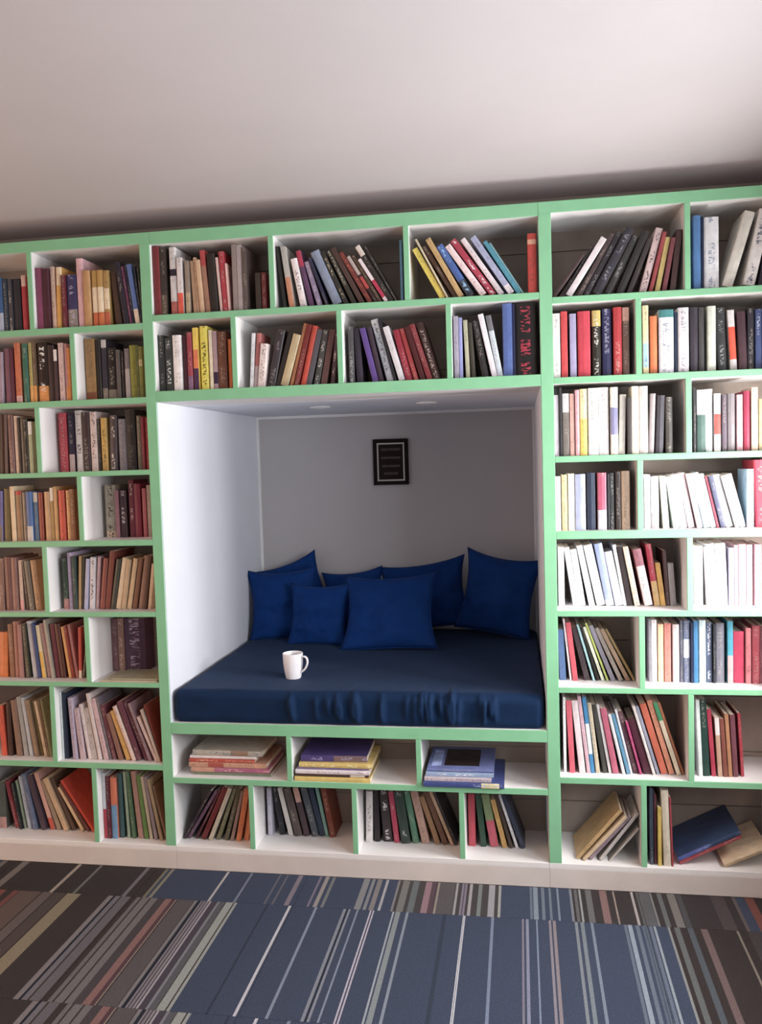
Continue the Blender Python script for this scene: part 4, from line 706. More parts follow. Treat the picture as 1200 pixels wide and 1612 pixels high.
  ('light tan book, fifth from right', -0.477, 0.0769, 0.0844, -0.3679, 0.0184, 0.1556, 0.2119, [0.615,0.446,0.287], [], 0),
  ('dark brown book, fourth from right', -0.4484, 0.0854, 0.0844, -0.4042, 0.015, 0.1571, 0.214, [0.107,0.067,0.051], [], 0),
  ('slim light tan book, third from right', -0.4117, 0.0835, 0.0844, -0.499, 0.0128, 0.1377, 0.1859, [0.733,0.545,0.348], [], 0),
  ('slim maroon book, second from right', -0.3841, 0.0806, 0.0844, -0.552, 0.0117, 0.1596, 0.2086, [0.146,0.054,0.046], [], 0),
  ('slim red book, last on the right', -0.3606, 0.0771, 0.0844, -0.5694, 0.0105, 0.1636, 0.2288, [0.542,0.079,0.054], [], 0),
 ]),
 ('left bookcase bottom row, right bay', 'picture_book', [
  ('slim pale grey book with red band, first from left', -0.2935, 0.0359, 0.0844, 0, 0.0127, 0.1851, 0.2443, [0.648,0.648,0.671], [[0.0,0.45,[0.47,0.062,0.082]]], 0),
  ('maroon book, second from left', -0.2795, 0.0344, 0.0844, 0.0, 0.015, 0.1724, 0.2337, [0.143,0.028,0.039], [], 0),
  ('rust book with blue band, third from left', -0.2638, 0.0355, 0.0844, 0.0, 0.023, 0.1711, 0.2288, [0.689,0.213,0.128], [[0.0,0.55,[0.188,0.326,0.492]]], 0),
  ('dark teal book, fourth from left', -0.2396, 0.0459, 0.0844, 0, 0.019, 0.1772, 0.2407, [0.057,0.116,0.125], [], 0),
  ('slim green book, fifth from left', -0.2067, 0.0447, 0.0844, -0.0326, 0.0103, 0.1845, 0.2471, [0.297,0.385,0.289], [], 0),
  ('dark green book, sixth from left', -0.1879, 0.0428, 0.0844, -0.0622, 0.0137, 0.192, 0.2507, [0.086,0.155,0.09], [], 0),
  ('tan book, seventh from left', -0.1658, 0.0454, 0.0844, -0.0807, 0.0216, 0.1921, 0.2515, [0.368,0.22,0.186], [], 0),
  ('green book, eighth from left', -0.1395, 0.0426, 0.0844, -0.0946, 0.0147, 0.1847, 0.2386, [0.125,0.209,0.07], [], 0),
  ('slim tan book, ninth from left', -0.1192, 0.0423, 0.0844, -0.1136, 0.0113, 0.1779, 0.2342, [0.471,0.397,0.301], [], 0),
  ('slim grey book, tenth from left', -0.1007, 0.0406, 0.0844, -0.1381, 0.0123, 0.1807, 0.2356, [0.276,0.222,0.242], [], 0),
  ('slim tan book, eleventh from left', -0.0771, 0.0359, 0.0844, -0.1814, 0.011, 0.1721, 0.2274, [0.377,0.288,0.183], [], 0),
  ('slim brown book, twelfth from left', -0.0576, 0.0398, 0.0844, -0.2154, 0.0088, 0.1596, 0.2066, [0.203,0.119,0.073], [], 0),
 ]),
 ('above alcove, upper row, left bay', 'book', [
  ('maroon book, first from left', 0.0015, 0.016, 1.967, 0, 0.0248, 0.1472, 0.2363, [0.205,0.032,0.037], [], 0),
  ('black book with dark brown band, second from left', 0.0273, 0.0171, 1.967, 0, 0.0205, 0.1516, 0.2314, [0.049,0.036,0.032], [[0.0,0.3,[0.117,0.084,0.061]]], 0),
  ('pale grey book with black band, third from left', 0.0599, 0.0222, 1.967, 0, 0.0234, 0.1472, 0.2315, [0.689,0.664,0.664], [[0.58,0.68,[0.027,0.022,0.038]],[0.0,0.2,[0.467,0.145,0.123]]], 0),
  ('pale grey book with red band, fourth from left', 0.0881, 0.0179, 1.967, 0, 0.0195, 0.1268, 0.1937, [0.741,0.696,0.696], [[0.0,0.38,[0.724,0.123,0.086]]], 0),
  ('brown book with tan band, fifth from left', 0.116, 0.0191, 1.967, 0, 0.016, 0.1155, 0.1817, [0.294,0.236,0.193], [[0.0,0.4,[0.5,0.392,0.26]]], 0),
  ('slim tan book, sixth from left', 0.1404, 0.0245, 1.967, -0.0398, 0.0118, 0.1124, 0.1809, [0.489,0.314,0.202], [], 0),
  ('slim light tan book, seventh from left', 0.1532, 0.0255, 1.967, -0.0416, 0.0105, 0.1194, 0.1921, [0.63,0.454,0.318], [], 0),
  ('light tan book, eighth from left', 0.1685, 0.0159, 1.967, -0.0637, 0.0138, 0.1136, 0.1813, [0.627,0.432,0.286], [], 0),
  ('red book with tan band, ninth from left', 0.1846, 0.0239, 1.967, -0.0669, 0.0176, 0.1402, 0.2144, [0.459,0.078,0.08], [[0.0,0.75,[0.39,0.206,0.143]]], 0),
  ('black book, tenth from left', 0.2037, 0.0206, 1.967, -0.0424, 0.0276, 0.1262, 0.2005, [0.027,0.021,0.018], [], 0),
  ('slim light pink book, eleventh from left', 0.2377, 0.0226, 1.967, -0.0605, 0.0083, 0.1193, 0.1866, [0.662,0.482,0.443], [], 0),
  ('red book, twelfth from left', 0.2471, 0.0239, 1.967, -0.0507, 0.0191, 0.1292, 0.2058, [0.411,0.051,0.069], [], 0),
  ('slim light pink book, thirteenth from left', 0.2671, 0.0225, 1.967, -0.0433, 0.0058, 0.11, 0.1644, [0.776,0.489,0.45], [], 0),
  ('brown book, fourteenth from left', 0.2841, 0.0252, 1.967, 0, 0.0166, 0.1488, 0.2264, [0.296,0.245,0.232], [], 0),
  ('grey book, fifteenth from left', 0.302, 0.0242, 1.967, 0, 0.0182, 0.1418, 0.2232, [0.413,0.359,0.359], [], 0),
  ('dark brown book, sixteenth from left', 0.3212, 0.021, 1.967, 0, 0.0165, 0.1384, 0.2119, [0.118,0.089,0.081], [], 0),
  ('black book, seventeenth from left', 0.366, 0.0214, 1.967, 0, 0.0185, 0.1041, 0.1255, [0.049,0.036,0.028], [], 0),
  ('maroon book, eighteenth from left', 0.389, 0.0177, 1.967, 0, 0.0156, 0.1094, 0.1239, [0.153,0.03,0.033], [], 0),
 ]),
 ('above alcove, upper row, middle bay', 'book', [
  ('slim black book, first from left', 0.461, 0.0248, 1.967, -0.0961, 0.0122, 0.1356, 0.2099, [0.03,0.028,0.026], [], 0),
  ('pale grey book with rust band, second from left', 0.4851, 0.0144, 1.967, -0.1223, 0.0181, 0.1317, 0.2045, [0.466,0.446,0.408], [[0.0,0.5,[0.527,0.251,0.156]]], 0),
  ('white book with black lettering, third from left', 0.5223, 0.0171, 1.967, -0.1796, 0.022, 0.1076, 0.1644, [0.84,0.763,0.763], [], [0.048,0.029,0.029]),
  ('dark plum book with red band, fourth from left', 0.5525, 0.0219, 1.967, -0.2204, 0.0169, 0.1257, 0.192, [0.115,0.056,0.119], [[0.72,1.0,[0.412,0.052,0.094]]], 0),
  ('lilac book with pale grey lettering, fifth from left', 0.5799, 0.0247, 1.967, -0.2665, 0.0173, 0.1054, 0.1558, [0.299,0.241,0.366], [], [0.75,0.698,0.75]),
  ('slim dark blue book, sixth from left', 0.6104, 0.0181, 1.967, -0.335, 0.0095, 0.1095, 0.1698, [0.029,0.029,0.062], [], 0),
  ('grey-blue book, seventh from left', 0.635, 0.0247, 1.967, -0.393, 0.0309, 0.1266, 0.1937, [0.252,0.295,0.393], [], 0),
  ('black book with light tan lettering, eighth from left', 0.6736, 0.0246, 1.967, -0.4125, 0.0149, 0.1269, 0.1935, [0.032,0.03,0.026], [], [0.558,0.472,0.331]),
  ('black book with light tan lettering, ninth from left', 0.7005, 0.0224, 1.967, -0.4339, 0.0153, 0.127, 0.1964, [0.04,0.036,0.027], [], [0.566,0.522,0.442]),
  ('dark brown book, tenth from left', 0.7267, 0.0203, 1.967, -0.4712, 0.0167, 0.1342, 0.2083, [0.077,0.043,0.037], [], 0),
  ('maroon book with rust lettering, eleventh from left', 0.755, 0.0182, 1.967, -0.5118, 0.0151, 0.1282, 0.1943, [0.154,0.036,0.031], [], [0.514,0.147,0.098]),
  ('slim maroon book with tan band, twelfth from left', 0.7765, 0.0226, 1.967, -0.5272, 0.0119, 0.1129, 0.1811, [0.05,0.025,0.022], [[0.6,1.0,[0.504,0.405,0.37]],[0.3,0.55,[0.458,0.078,0.075]]], 0),
  ('slim dark brown book, thirteenth from left', 0.7917, 0.0205, 1.967, -0.5132, 0.011, 0.1159, 0.1811, [0.077,0.049,0.031], [], 0),
  ('slim white book with pink band, fourteenth from left', 0.8115, 0.017, 1.967, -0.5459, 0.0115, 0.1082, 0.168, [0.807,0.701,0.727], [[0.1,0.5,[0.455,0.047,0.096]]], 0),
  ('black book with cream band, fifteenth from left', 0.8257, 0.0149, 1.967, -0.5333, 0.0166, 0.1353, 0.2154, [0.03,0.026,0.024], [[0.82,1.0,[0.732,0.637,0.569]]], 0),
  ('slim black book, sixteenth from left', 0.8462, 0.0249, 1.967, -0.5011, 0.0081, 0.1393, 0.2138, [0.049,0.042,0.039], [], 0),
  ('slim blue book, seventeenth from left', 0.8654, 0.0154, 1.967, 0, 0.0084, 0.1284, 0.1981, [0.109,0.252,0.384], [], 0),
 ]),
 ('above alcove, upper row, right bay', 'book', [
  ('mustard book, first from left', 0.9958, 0.0239, 1.967, -0.4921, 0.0181, 0.1242, 0.1884, [0.786,0.631,0.147], [], 0),
  ('slim light tan book, second from left', 1.0175, 0.014, 1.967, -0.4721, 0.0066, 0.1411, 0.2203, [0.614,0.523,0.373], [], 0),
  ('dark brown book, third from left', 1.0406, 0.0215, 1.967, -0.5367, 0.0141, 0.1301, 0.1989, [0.076,0.038,0.023], [], 0),
  ('orange book, fourth from left', 1.0572, 0.0142, 1.967, -0.4995, 0.0172, 0.1414, 0.2192, [0.542,0.368,0.175], [], 0),
  ('blue book with black band, fifth from left', 1.0859, 0.0144, 1.967, -0.5372, 0.0231, 0.1262, 0.1943, [0.066,0.124,0.339], [[0.0,0.3,[0.032,0.041,0.057]]], [0.348,0.566,0.825]),
  ('white book, sixth from left', 1.1299, 0.0157, 1.967, -0.6054, 0.02, 0.1286, 0.2011, [0.84,0.676,0.676], [], 0),
  ('red book with white lettering, seventh from left', 1.1612, 0.0247, 1.967, -0.6088, 0.0192, 0.1424, 0.2244, [0.412,0.056,0.088], [], [0.84,0.84,0.84]),
  ('white book, eighth from left', 1.1899, 0.0238, 1.967, -0.5874, 0.0168, 0.1452, 0.2233, [0.778,0.699,0.725], [], 0),
  ('light grey-blue book with white band, ninth from left', 1.2205, 0.0187, 1.967, -0.5739, 0.0189, 0.1413, 0.2235, [0.397,0.424,0.595], [[0.0,0.15,[0.816,0.761,0.788]]], 0),
  ('slim teal book, tenth from left', 1.247, 0.0144, 1.967, -0.5568, 0.0122, 0.1304, 0.2024, [0.087,0.293,0.388], [], 0),
  ('slim teal book, eleventh from left', 1.2633, 0.0257, 1.967, -0.5544, 0.0061, 0.1268, 0.1992, [0.202,0.376,0.404], [], 0),
  ('red book with tan band, twelfth from left', 1.2814, 0.0244, 1.967, 0, 0.0279, 0.1255, 0.193, [0.555,0.082,0.067], [[0.82,0.9,[0.767,0.441,0.309]]], 0),
 ]),
 ('above alcove, lower row, leftmost bay', 'book', [
  ('black book, first from left', 0.0019, 0.0323, 1.7053, 0, 0.0207, 0.1243, 0.1966, [0.03,0.03,0.028], [], 0),
  ('black book with white lettering, second from left', 0.0238, 0.0325, 1.7053, 0, 0.0279, 0.122, 0.1872, [0.051,0.051,0.048], [], [0.823,0.823,0.768]),
  ('white book, third from left', 0.0566, 0.0261, 1.7053, 0, 0.0308, 0.1236, 0.1938, [0.84,0.796,0.782], [], 0),
  ('dark plum book, fourth from left', 0.0915, 0.0346, 1.7053, 0, 0.0141, 0.1192, 0.192, [0.074,0.023,0.036], [], 0),
  ('red book with mauve band, fifth from left', 0.1088, 0.0273, 1.7053, 0, 0.017, 0.1322, 0.2012, [0.341,0.056,0.077], [[0.0,0.25,[0.221,0.131,0.221]]], 0),
  ('mustard book with rust band, sixth from left', 0.1303, 0.0289, 1.7053, 0, 0.0179, 0.1406, 0.2161, [0.84,0.635,0.151], [[0.35,0.65,[0.737,0.227,0.111]],[0.0,0.35,[0.076,0.032,0.088]]], 0),
  ('yellow book with dark olive lettering, seventh from left', 0.1542, 0.0341, 1.7053, 0, 0.0275, 0.1426, 0.221, [0.84,0.753,0.157], [], [0.048,0.036,0.012]),
  ('slim light tan book, eighth from left', 0.1878, 0.0314, 1.7053, 0, 0.0118, 0.1299, 0.2052, [0.84,0.764,0.573], [], 0),
  ('pink book with dark purple band, ninth from left', 0.2017, 0.0301, 1.7053, 0, 0.0152, 0.1264, 0.2005, [0.449,0.315,0.339], [[0.1,0.3,[0.048,0.024,0.063]]], 0),
  ('dark brown book, tenth from left', 0.2197, 0.0272, 1.7053, 0, 0.0311, 0.1228, 0.1976, [0.157,0.06,0.037], [], 0),
  ('slim orange book, eleventh from left', 0.255, 0.035, 1.7053, 0, 0.0109, 0.1081, 0.1712, [0.621,0.199,0.073], [], 0),
 ]),
 ('above alcove, lower row, second bay', 'book', [
  ('slim white book, first from left', 0.326, 0.0431, 1.7062, 0.0745, 0.0117, 0.1182, 0.189, [0.84,0.83,0.83], [], 0),
  ('pink book with light pink band, second from left', 0.3387, 0.0458, 1.7068, 0.0971, 0.0149, 0.1176, 0.1884, [0.47,0.162,0.152], [[0.0,0.4,[0.555,0.431,0.431]]], 0),
  ('white book with dark mauve lettering, third from left', 0.3558, 0.0351, 1.7082, 0.1119, 0.0256, 0.1045, 0.1494, [0.838,0.716,0.679], [], [0.117,0.08,0.08]),
  ('black book with grey lettering, fourth from left', 0.3872, 0.0452, 1.7114, 0.2235, 0.0275, 0.1241, 0.1974, [0.049,0.039,0.044], [], [0.229,0.197,0.209]),
  ('black book, fifth from left', 0.4165, 0.0447, 1.7104, 0.2828, 0.0183, 0.1224, 0.1892, [0.032,0.026,0.024], [], 0),
  ('light tan book, sixth from left', 0.4376, 0.0354, 1.7131, 0.2926, 0.0269, 0.1149, 0.1795, [0.553,0.448,0.27], [], 0),
  ('slim orange book, seventh from left', 0.4691, 0.0395, 1.7085, 0.2701, 0.0119, 0.1378, 0.2173, [0.428,0.187,0.091], [], 0),
  ('maroon book, eighth from left', 0.485, 0.036, 1.7094, 0.259, 0.0159, 0.1399, 0.2121, [0.205,0.033,0.03], [], 0),
  ('red book, ninth from left', 0.5057, 0.0441, 1.7097, 0.2435, 0.0183, 0.1301, 0.2064, [0.665,0.108,0.074], [], 0),
  ('charcoal book, tenth from left', 0.5259, 0.0457, 1.7097, 0.2457, 0.0182, 0.1206, 0.1931, [0.122,0.118,0.137], [], 0),
  ('charcoal book with pale grey lettering, eleventh from left', 0.5526, 0.0408, 1.7095, 0.2125, 0.0199, 0.1186, 0.1876, [0.072,0.075,0.07], [], [0.756,0.756,0.73]),
  ('dark mauve book, twelfth from left', 0.5771, 0.0449, 1.7093, 0.1953, 0.0207, 0.1213, 0.1877, [0.161,0.087,0.084], [], 0),
  ('dark mauve book with pale grey lettering, thirteenth from left', 0.6112, 0.0442, 1.707, 0.1267, 0.0137, 0.11, 0.1765, [0.101,0.065,0.081], [], [0.744,0.668,0.668]),
 ]),
 ('above alcove, lower row, third bay', 'book', [
  ('charcoal book with grey lettering, first from left', 0.6798, 0.0326, 1.7053, 0, 0.0181, 0.1198, 0.191, [0.081,0.074,0.078], [], [0.422,0.422,0.422]),
  ('black book, second from left', 0.7059, 0.0332, 1.7053, -0.0408, 0.0214, 0.1142, 0.1837, [0.039,0.029,0.045], [], 0),
  ('purple book, third from left', 0.7616, 0.0265, 1.7053, -0.2218, 0.0191, 0.1161, 0.185, [0.119,0.07,0.259], [], 0),
  ('black book, fourth from left', 0.7823, 0.0279, 1.7053, -0.2058, 0.0158, 0.1164, 0.1872, [0.048,0.03,0.045], [], 0),
  ('pale grey book with charcoal lettering, fifth from left', 0.8083, 0.0358, 1.7053, -0.2381, 0.0247, 0.1354, 0.2137, [0.426,0.445,0.485], [[0.78,1.0,[0.576,0.576,0.599]]], [0.082,0.082,0.094]),
  ('slim black book, sixth from left', 0.8362, 0.0284, 1.7053, -0.2366, 0.0062, 0.138, 0.2142, [0.021,0.021,0.029], [], 0),
  ('pale grey book, seventh from left', 0.8509, 0.0261, 1.7053, -0.2756, 0.0195, 0.1236, 0.1874, [0.69,0.665,0.69], [], 0),
  ('red book, eighth from left', 0.8725, 0.0355, 1.7053, -0.233, 0.0225, 0.1099, 0.1747, [0.339,0.036,0.058], [], 0),
  ('red book, ninth from left', 0.9001, 0.0322, 1.7053, -0.2511, 0.0163, 0.1176, 0.1787, [0.412,0.06,0.065], [], 0),
  ('maroon book, tenth from left', 0.9233, 0.0247, 1.7053, -0.279, 0.0161, 0.121, 0.1836, [0.072,0.013,0.015], [], 0),
  ('red book, eleventh from left', 0.9443, 0.0325, 1.7053, -0.2981, 0.018, 0.1264, 0.1926, [0.268,0.044,0.05], [], 0),
  ('maroon book with tan lettering, twelfth from left', 0.9645, 0.0341, 1.7053, -0.2821, 0.024, 0.126, 0.1947, [0.05,0.023,0.02], [], [0.507,0.427,0.39]),
 ]),
 ('above alcove, lower row, rightmost bay', 'book', [
  ('grey book, first from left', 1.0359, 0.0264, 1.7053, 0, 0.0157, 0.1278, 0.2047, [0.327,0.299,0.365], [], 0),
  ('slim light grey-blue book, second from left', 1.0528, 0.0297, 1.7053, 0, 0.0111, 0.125, 0.1997, [0.313,0.321,0.578], [], 0),
  ('slim yellow book, third from left', 1.074, 0.0305, 1.7053, -0.0334, 0.0132, 0.1225, 0.1907, [0.464,0.444,0.322], [], 0),
  ('black book, fourth from left', 1.0916, 0.0329, 1.7053, -0.0531, 0.0144, 0.1155, 0.1819, [0.05,0.044,0.033], [], 0),
  ('black book with grey lettering, fifth from left', 1.127, 0.0331, 1.7053, -0.1626, 0.0222, 0.1225, 0.1875, [0.03,0.026,0.026], [], [0.23,0.211,0.198]),
  ('white book, sixth from left', 1.1592, 0.0258, 1.7053, -0.205, 0.0176, 0.1301, 0.2092, [0.785,0.744,0.785], [], 0),
  ('pale grey book with grey band, seventh from left', 1.1778, 0.0269, 1.7053, -0.1802, 0.0176, 0.1274, 0.2025, [0.588,0.659,0.709], [[0.75,1.0,[0.173,0.173,0.191]]], 0),
  ('blue book, eighth from left', 1.1964, 0.0263, 1.7053, 0, 0.0308, 0.152, 0.2363, [0.096,0.149,0.372], [], 0),
  ('slim dark blue book, ninth from left', 1.2285, 0.0281, 1.7053, 0, 0.0073, 0.1503, 0.233, [0.016,0.022,0.083], [], 0),
  ('thick black book with red lettering, tenth from left', 1.2366, 0.0325, 1.7053, 0, 0.0665, 0.15, 0.2363, [0.014,0.011,0.011], [], [0.661,0.068,0.111]),
 ]),
 ('right bookcase top row, left bay', 'book', [
  ('slim dark mauve book, first from left', 1.3577, 0.0163, 1.9546, 0.6334, 0.0107, 0.1096, 0.1592, [0.061,0.034,0.034], [], 0),
  ('slim black book, second from left', 1.3857, 0.0258, 1.9529, 0.5535, 0.0087, 0.1205, 0.1901, [0.041,0.031,0.037], [], 0),
  ('white book, third from left', 1.4004, 0.0143, 1.9587, 0.5761, 0.0192, 0.1306, 0.2077, [0.728,0.67,0.682], [], 0),
  ('dark mauve book, fourth from left', 1.4354, 0.0239, 1.9553, 0.5182, 0.0141, 0.1369, 0.2179, [0.07,0.045,0.045], [], 0),
  ('black book with grey lettering, fifth from left', 1.4552, 0.0253, 1.958, 0.5135, 0.0198, 0.1423, 0.2191, [0.04,0.035,0.04], [], [0.24,0.228,0.24]),
  ('black book with grey lettering, sixth from left', 1.4845, 0.0145, 1.9609, 0.4973, 0.0265, 0.1438, 0.2247, [0.032,0.031,0.041], [], [0.242,0.242,0.275]),
  ('black book with grey lettering, seventh from left', 1.5209, 0.0226, 1.9584, 0.4704, 0.0223, 0.1244, 0.1967, [0.043,0.043,0.041], [], [0.334,0.334,0.319]),
  ('black book, eighth from left', 1.5574, 0.0157, 1.9575, 0.4162, 0.0228, 0.1305, 0.2052, [0.025,0.022,0.022], [], 0),
  ('black book, ninth from left', 1.5892, 0.0196, 1.9545, 0.3797, 0.0166, 0.1118, 0.1761, [0.042,0.033,0.033], [], 0),
  ('pinkish white book with black lettering, tenth from left', 1.6281, 0.0194, 1.9541, 0.2676, 0.0219, 0.1287, 0.2028, [0.604,0.475,0.466], [], [0.039,0.029,0.029]),
  ('slim red book, eleventh from left', 1.6565, 0.0144, 1.9511, 0.2388, 0.012, 0.1183, 0.1891, [0.272,0.055,0.058], [], 0),
  ('mustard book, twelfth from left', 1.6754, 0.0228, 1.9515, 0.2079, 0.0155, 0.1118, 0.1717, [0.573,0.456,0.178], [], 0),
  ('maroon book, thirteenth from left', 1.6967, 0.0154, 1.9507, 0.1806, 0.0136, 0.1063, 0.1668, [0.166,0.049,0.056], [], 0),
  ('dark mauve book, fourteenth from left', 1.7209, 0.0207, 1.9505, 0.1245, 0.0176, 0.1204, 0.1904, [0.06,0.03,0.027], [], 0),
 ]),
 ('right bookcase top row, right bay', 'book', [
  ('blue book, first from left', 1.7942, 0.0198, 1.9483, 0, 0.0219, 0.1504, 0.2294, [0.089,0.199,0.405], [], 0),
  ('slim dark blue book, second from left', 1.8179, 0.0203, 1.9483, 0, 0.0066, 0.148, 0.2246, [0.014,0.024,0.057], [], 0),
  ('thick white book with grey-blue lettering, third from left', 1.8261, 0.0214, 1.9483, 0, 0.0436, 0.1394, 0.2221, [0.695,0.695,0.718], [], [0.251,0.297,0.39]),
  ('white book, fourth from left', 1.8789, 0.0212, 1.9574, 0.297, 0.0311, 0.1524, 0.2366, [0.647,0.625,0.563], [], 0),
  ('thick white book with dark blue lettering, fifth from left', 1.9392, 0.0143, 1.9559, 0.2203, 0.0346, 0.1521, 0.2343, [0.676,0.653,0.632], [], [0.043,0.05,0.117]),
  ('black book, sixth from left', 1.9849, 0.0236, 1.9512, 0.1868, 0.0158, 0.1447, 0.227, [0.023,0.017,0.03], [], 0),
 ]),
 ('right bookcase second row, left bay', 'book', [
  ('white book, first from left', 1.3573, 0.0145, 1.6925, 0, 0.022, 0.1289, 0.2059, [0.761,0.738,0.691], [], 0),
  ('red book, second from left', 1.3825, 0.0174, 1.6925, 0, 0.0202, 0.1327, 0.2115, [0.571,0.073,0.077], [], 0),
  ('light lilac book, third from left', 1.4101, 0.0178, 1.6925, 0, 0.0202, 0.1294, 0.2029, [0.371,0.341,0.515], [], 0),
  ('thick red book, fourth from left', 1.4352, 0.016, 1.6925, 0, 0.039, 0.1347, 0.2087, [0.523,0.057,0.082], [], 0),
  ('black book with mustard band, fifth from left', 1.4801, 0.0221, 1.6925, 0, 0.0274, 0.1329, 0.2097, [0.023,0.02,0.013], [[0.76,1.0,[0.524,0.413,0.141]]], [0.703,0.68,0.614]),
  ('dark blue book, sixth from left', 1.5119, 0.0255, 1.6925, 0, 0.0296, 0.1371, 0.2136, [0.025,0.025,0.081], [], [0.336,0.336,0.435]),
  ('red book, seventh from left', 1.5466, 0.0171, 1.6925, 0, 0.0261, 0.1419, 0.2158, [0.437,0.048,0.054], [], 0),
  ('dark brown book with light tan band, eighth from left', 1.5753, 0.0205, 1.6925, 0, 0.0203, 0.1356, 0.214, [0.127,0.069,0.051], [[0.8,1.0,[0.509,0.28,0.22]]], 0),
 ]),
 ('right bookcase second row, right bay', 'book', [
  ('light tan book with light blue band, first from left', 1.6383, 0.0184, 1.6925, 0, 0.0168, 0.1387, 0.2161, [0.719,0.651,0.393], [[0.1,0.45,[0.367,0.541,0.718]]], 0),
  ('rust book, second from left', 1.6593, 0.0164, 1.6925, 0, 0.0213, 0.119, 0.1818, [0.684,0.2,0.083], [], 0),
  ('thick white book with teal band, third from left', 1.6867, 0.0154, 1.6925, 0, 0.0445, 0.1272, 0.199, [0.738,0.738,0.787], [[0.88,1.0,[0.067,0.23,0.236]]], [0.271,0.298,0.358]),
  ('slim dark blue book, fourth from left', 1.7347, 0.0211, 1.6925, 0, 0.0089, 0.1248, 0.1905, [0.02,0.033,0.068], [], 0),
  ('white book with pale grey lettering, fifth from left', 1.7449, 0.0157, 1.6925, 0, 0.0321, 0.1337, 0.2027, [0.705,0.682,0.705], [], [0.336,0.336,0.399]),
  ('black book, sixth from left', 1.7825, 0.0212, 1.6925, 0, 0.0231, 0.1312, 0.2022, [0.042,0.034,0.047], [], 0),
  ('charcoal book, seventh from left', 1.8077, 0.0238, 1.6925, 0, 0.0181, 0.125, 0.2008, [0.065,0.062,0.062], [], 0),
  ('white book, eighth from left', 1.833, 0.015, 1.6925, 0, 0.0252, 0.1326, 0.2025, [0.63,0.675,0.589], [], 0),
  ('black book with grey lettering, ninth from left', 1.8667, 0.0234, 1.6925, -0.0382, 0.0262, 0.1292, 0.1964, [0.033,0.035,0.037], [], [0.31,0.332,0.317]),
  ('white book with red band, tenth from left', 1.9025, 0.0205, 1.6925, -0.0502, 0.0206, 0.1208, 0.1875, [0.649,0.627,0.627], [[0.18,0.72,[0.622,0.101,0.064]]], 0),
  ('dark plum book, eleventh from left', 1.9273, 0.0147, 1.6925, -0.0371, 0.0249, 0.1136, 0.1801, [0.06,0.03,0.038], [], 0),
  ('black book, twelfth from left', 1.9546, 0.0244, 1.6925, 0, 0.0194, 0.1213, 0.1897, [0.024,0.022,0.031], [], 0),
  ('blue book with white lettering, thirteenth from left', 1.9765, 0.0197, 1.6925, 0, 0.0178, 0.1166, 0.1855, [0.046,0.066,0.158], [], [0.509,0.548,0.632]),
  ('dark blue book, fourteenth from left', 1.9957, 0.0223, 1.6925, 0, 0.0161, 0.1147, 0.1816, [0.028,0.044,0.115], [], 0),
 ]),
 ('right bookcase third row, left bay', 'book', [
  ('pale grey book with black band, first from left', 1.3573, 0.0247, 1.4391, 0, 0.0142, 0.1454, 0.2208, [0.543,0.504,0.543], [[0.9,1.0,[0.011,0.011,0.011]]], 0),
  ('slim black book, second from left', 1.3728, 0.019, 1.4391, 0, 0.0085, 0.1398, 0.2213, [0.024,0.022,0.024], [], 0),
  ('brown book with pale grey band, third from left', 1.3833, 0.0204, 1.4391, 0, 0.0203, 0.1256, 0.2023, [0.18,0.155,0.137], [[0.7,1.0,[0.599,0.599,0.599]]], 0),
  ('light tan book, fourth from left', 1.4062, 0.0241, 1.4391, 0, 0.0146, 0.1317, 0.2013, [0.718,0.431,0.367], [], 0),
  ('slim light pink book, fifth from left', 1.4234, 0.0192, 1.4391, 0, 0.0129, 0.1323, 0.2123, [0.715,0.395,0.428], [], 0),
  ('mustard book with light tan band, sixth from left', 1.4377, 0.0191, 1.4391, 0, 0.0235, 0.1338, 0.2146, [0.759,0.599,0.164], [[0.55,1.0,[0.804,0.707,0.404]]], 0),
  ('white book, seventh from left', 1.4639, 0.0174, 1.4391, 0, 0.0324, 0.142, 0.2162, [0.84,0.829,0.804], [], 0),
  ('white book with pale grey lettering, eighth from left', 1.4985, 0.0255, 1.4391, 0, 0.0306, 0.1423, 0.2177, [0.823,0.798,0.786], [], [0.542,0.503,0.503]),
  ('white book with grey-blue band, ninth from left', 1.5341, 0.0164, 1.4391, 0, 0.0233, 0.1411, 0.2162, [0.817,0.767,0.653], [[0.3,0.7,[0.244,0.238,0.383]]], 0),
  ('white book, tenth from left', 1.5594, 0.0251, 1.4397, 0.033, 0.0193, 0.1261, 0.1921, [0.644,0.601,0.54], [], 0),
  ('dark brown book, eleventh from left', 1.5859, 0.0141, 1.4391, 0, 0.0143, 0.1205, 0.1825, [0.064,0.055,0.05], [], 0),
  ('cream book, twelfth from left', 1.6007, 0.0175, 1.4391, 0, 0.0209, 0.1343, 0.2165, [0.812,0.739,0.606], [], 0),
  ('white book, thirteenth from left', 1.6231, 0.0191, 1.4391, 0, 0.0274, 0.1386, 0.2162, [0.618,0.576,0.536], [], 0),
  ('pale grey book, fourteenth from left', 1.6516, 0.0217, 1.4397, 0.0396, 0.0164, 0.1193, 0.1911, [0.404,0.356,0.356], [], 0),
  ('charcoal book, fifteenth from left', 1.6728, 0.0216, 1.44, 0.0401, 0.024, 0.1194, 0.1845, [0.068,0.062,0.074], [], 0),
  ('charcoal book, sixteenth from left', 1.7048, 0.0206, 1.4391, 0, 0.0218, 0.1139, 0.1778, [0.083,0.077,0.07], [], 0),
 ]),
 ('right bookcase third row, right bay', 'book', [
  ('slim black book, first from left', 1.7915, 0.0248, 1.4391, 0, 0.0065, 0.1316, 0.2032, [0.04,0.04,0.042], [], 0),
  ('white book with dark teal band, second from left', 1.8014, 0.0256, 1.4391, 0, 0.0259, 0.1257, 0.1971, [0.767,0.767,0.792], [[0.0,0.6,[0.074,0.132,0.111]]], 0),
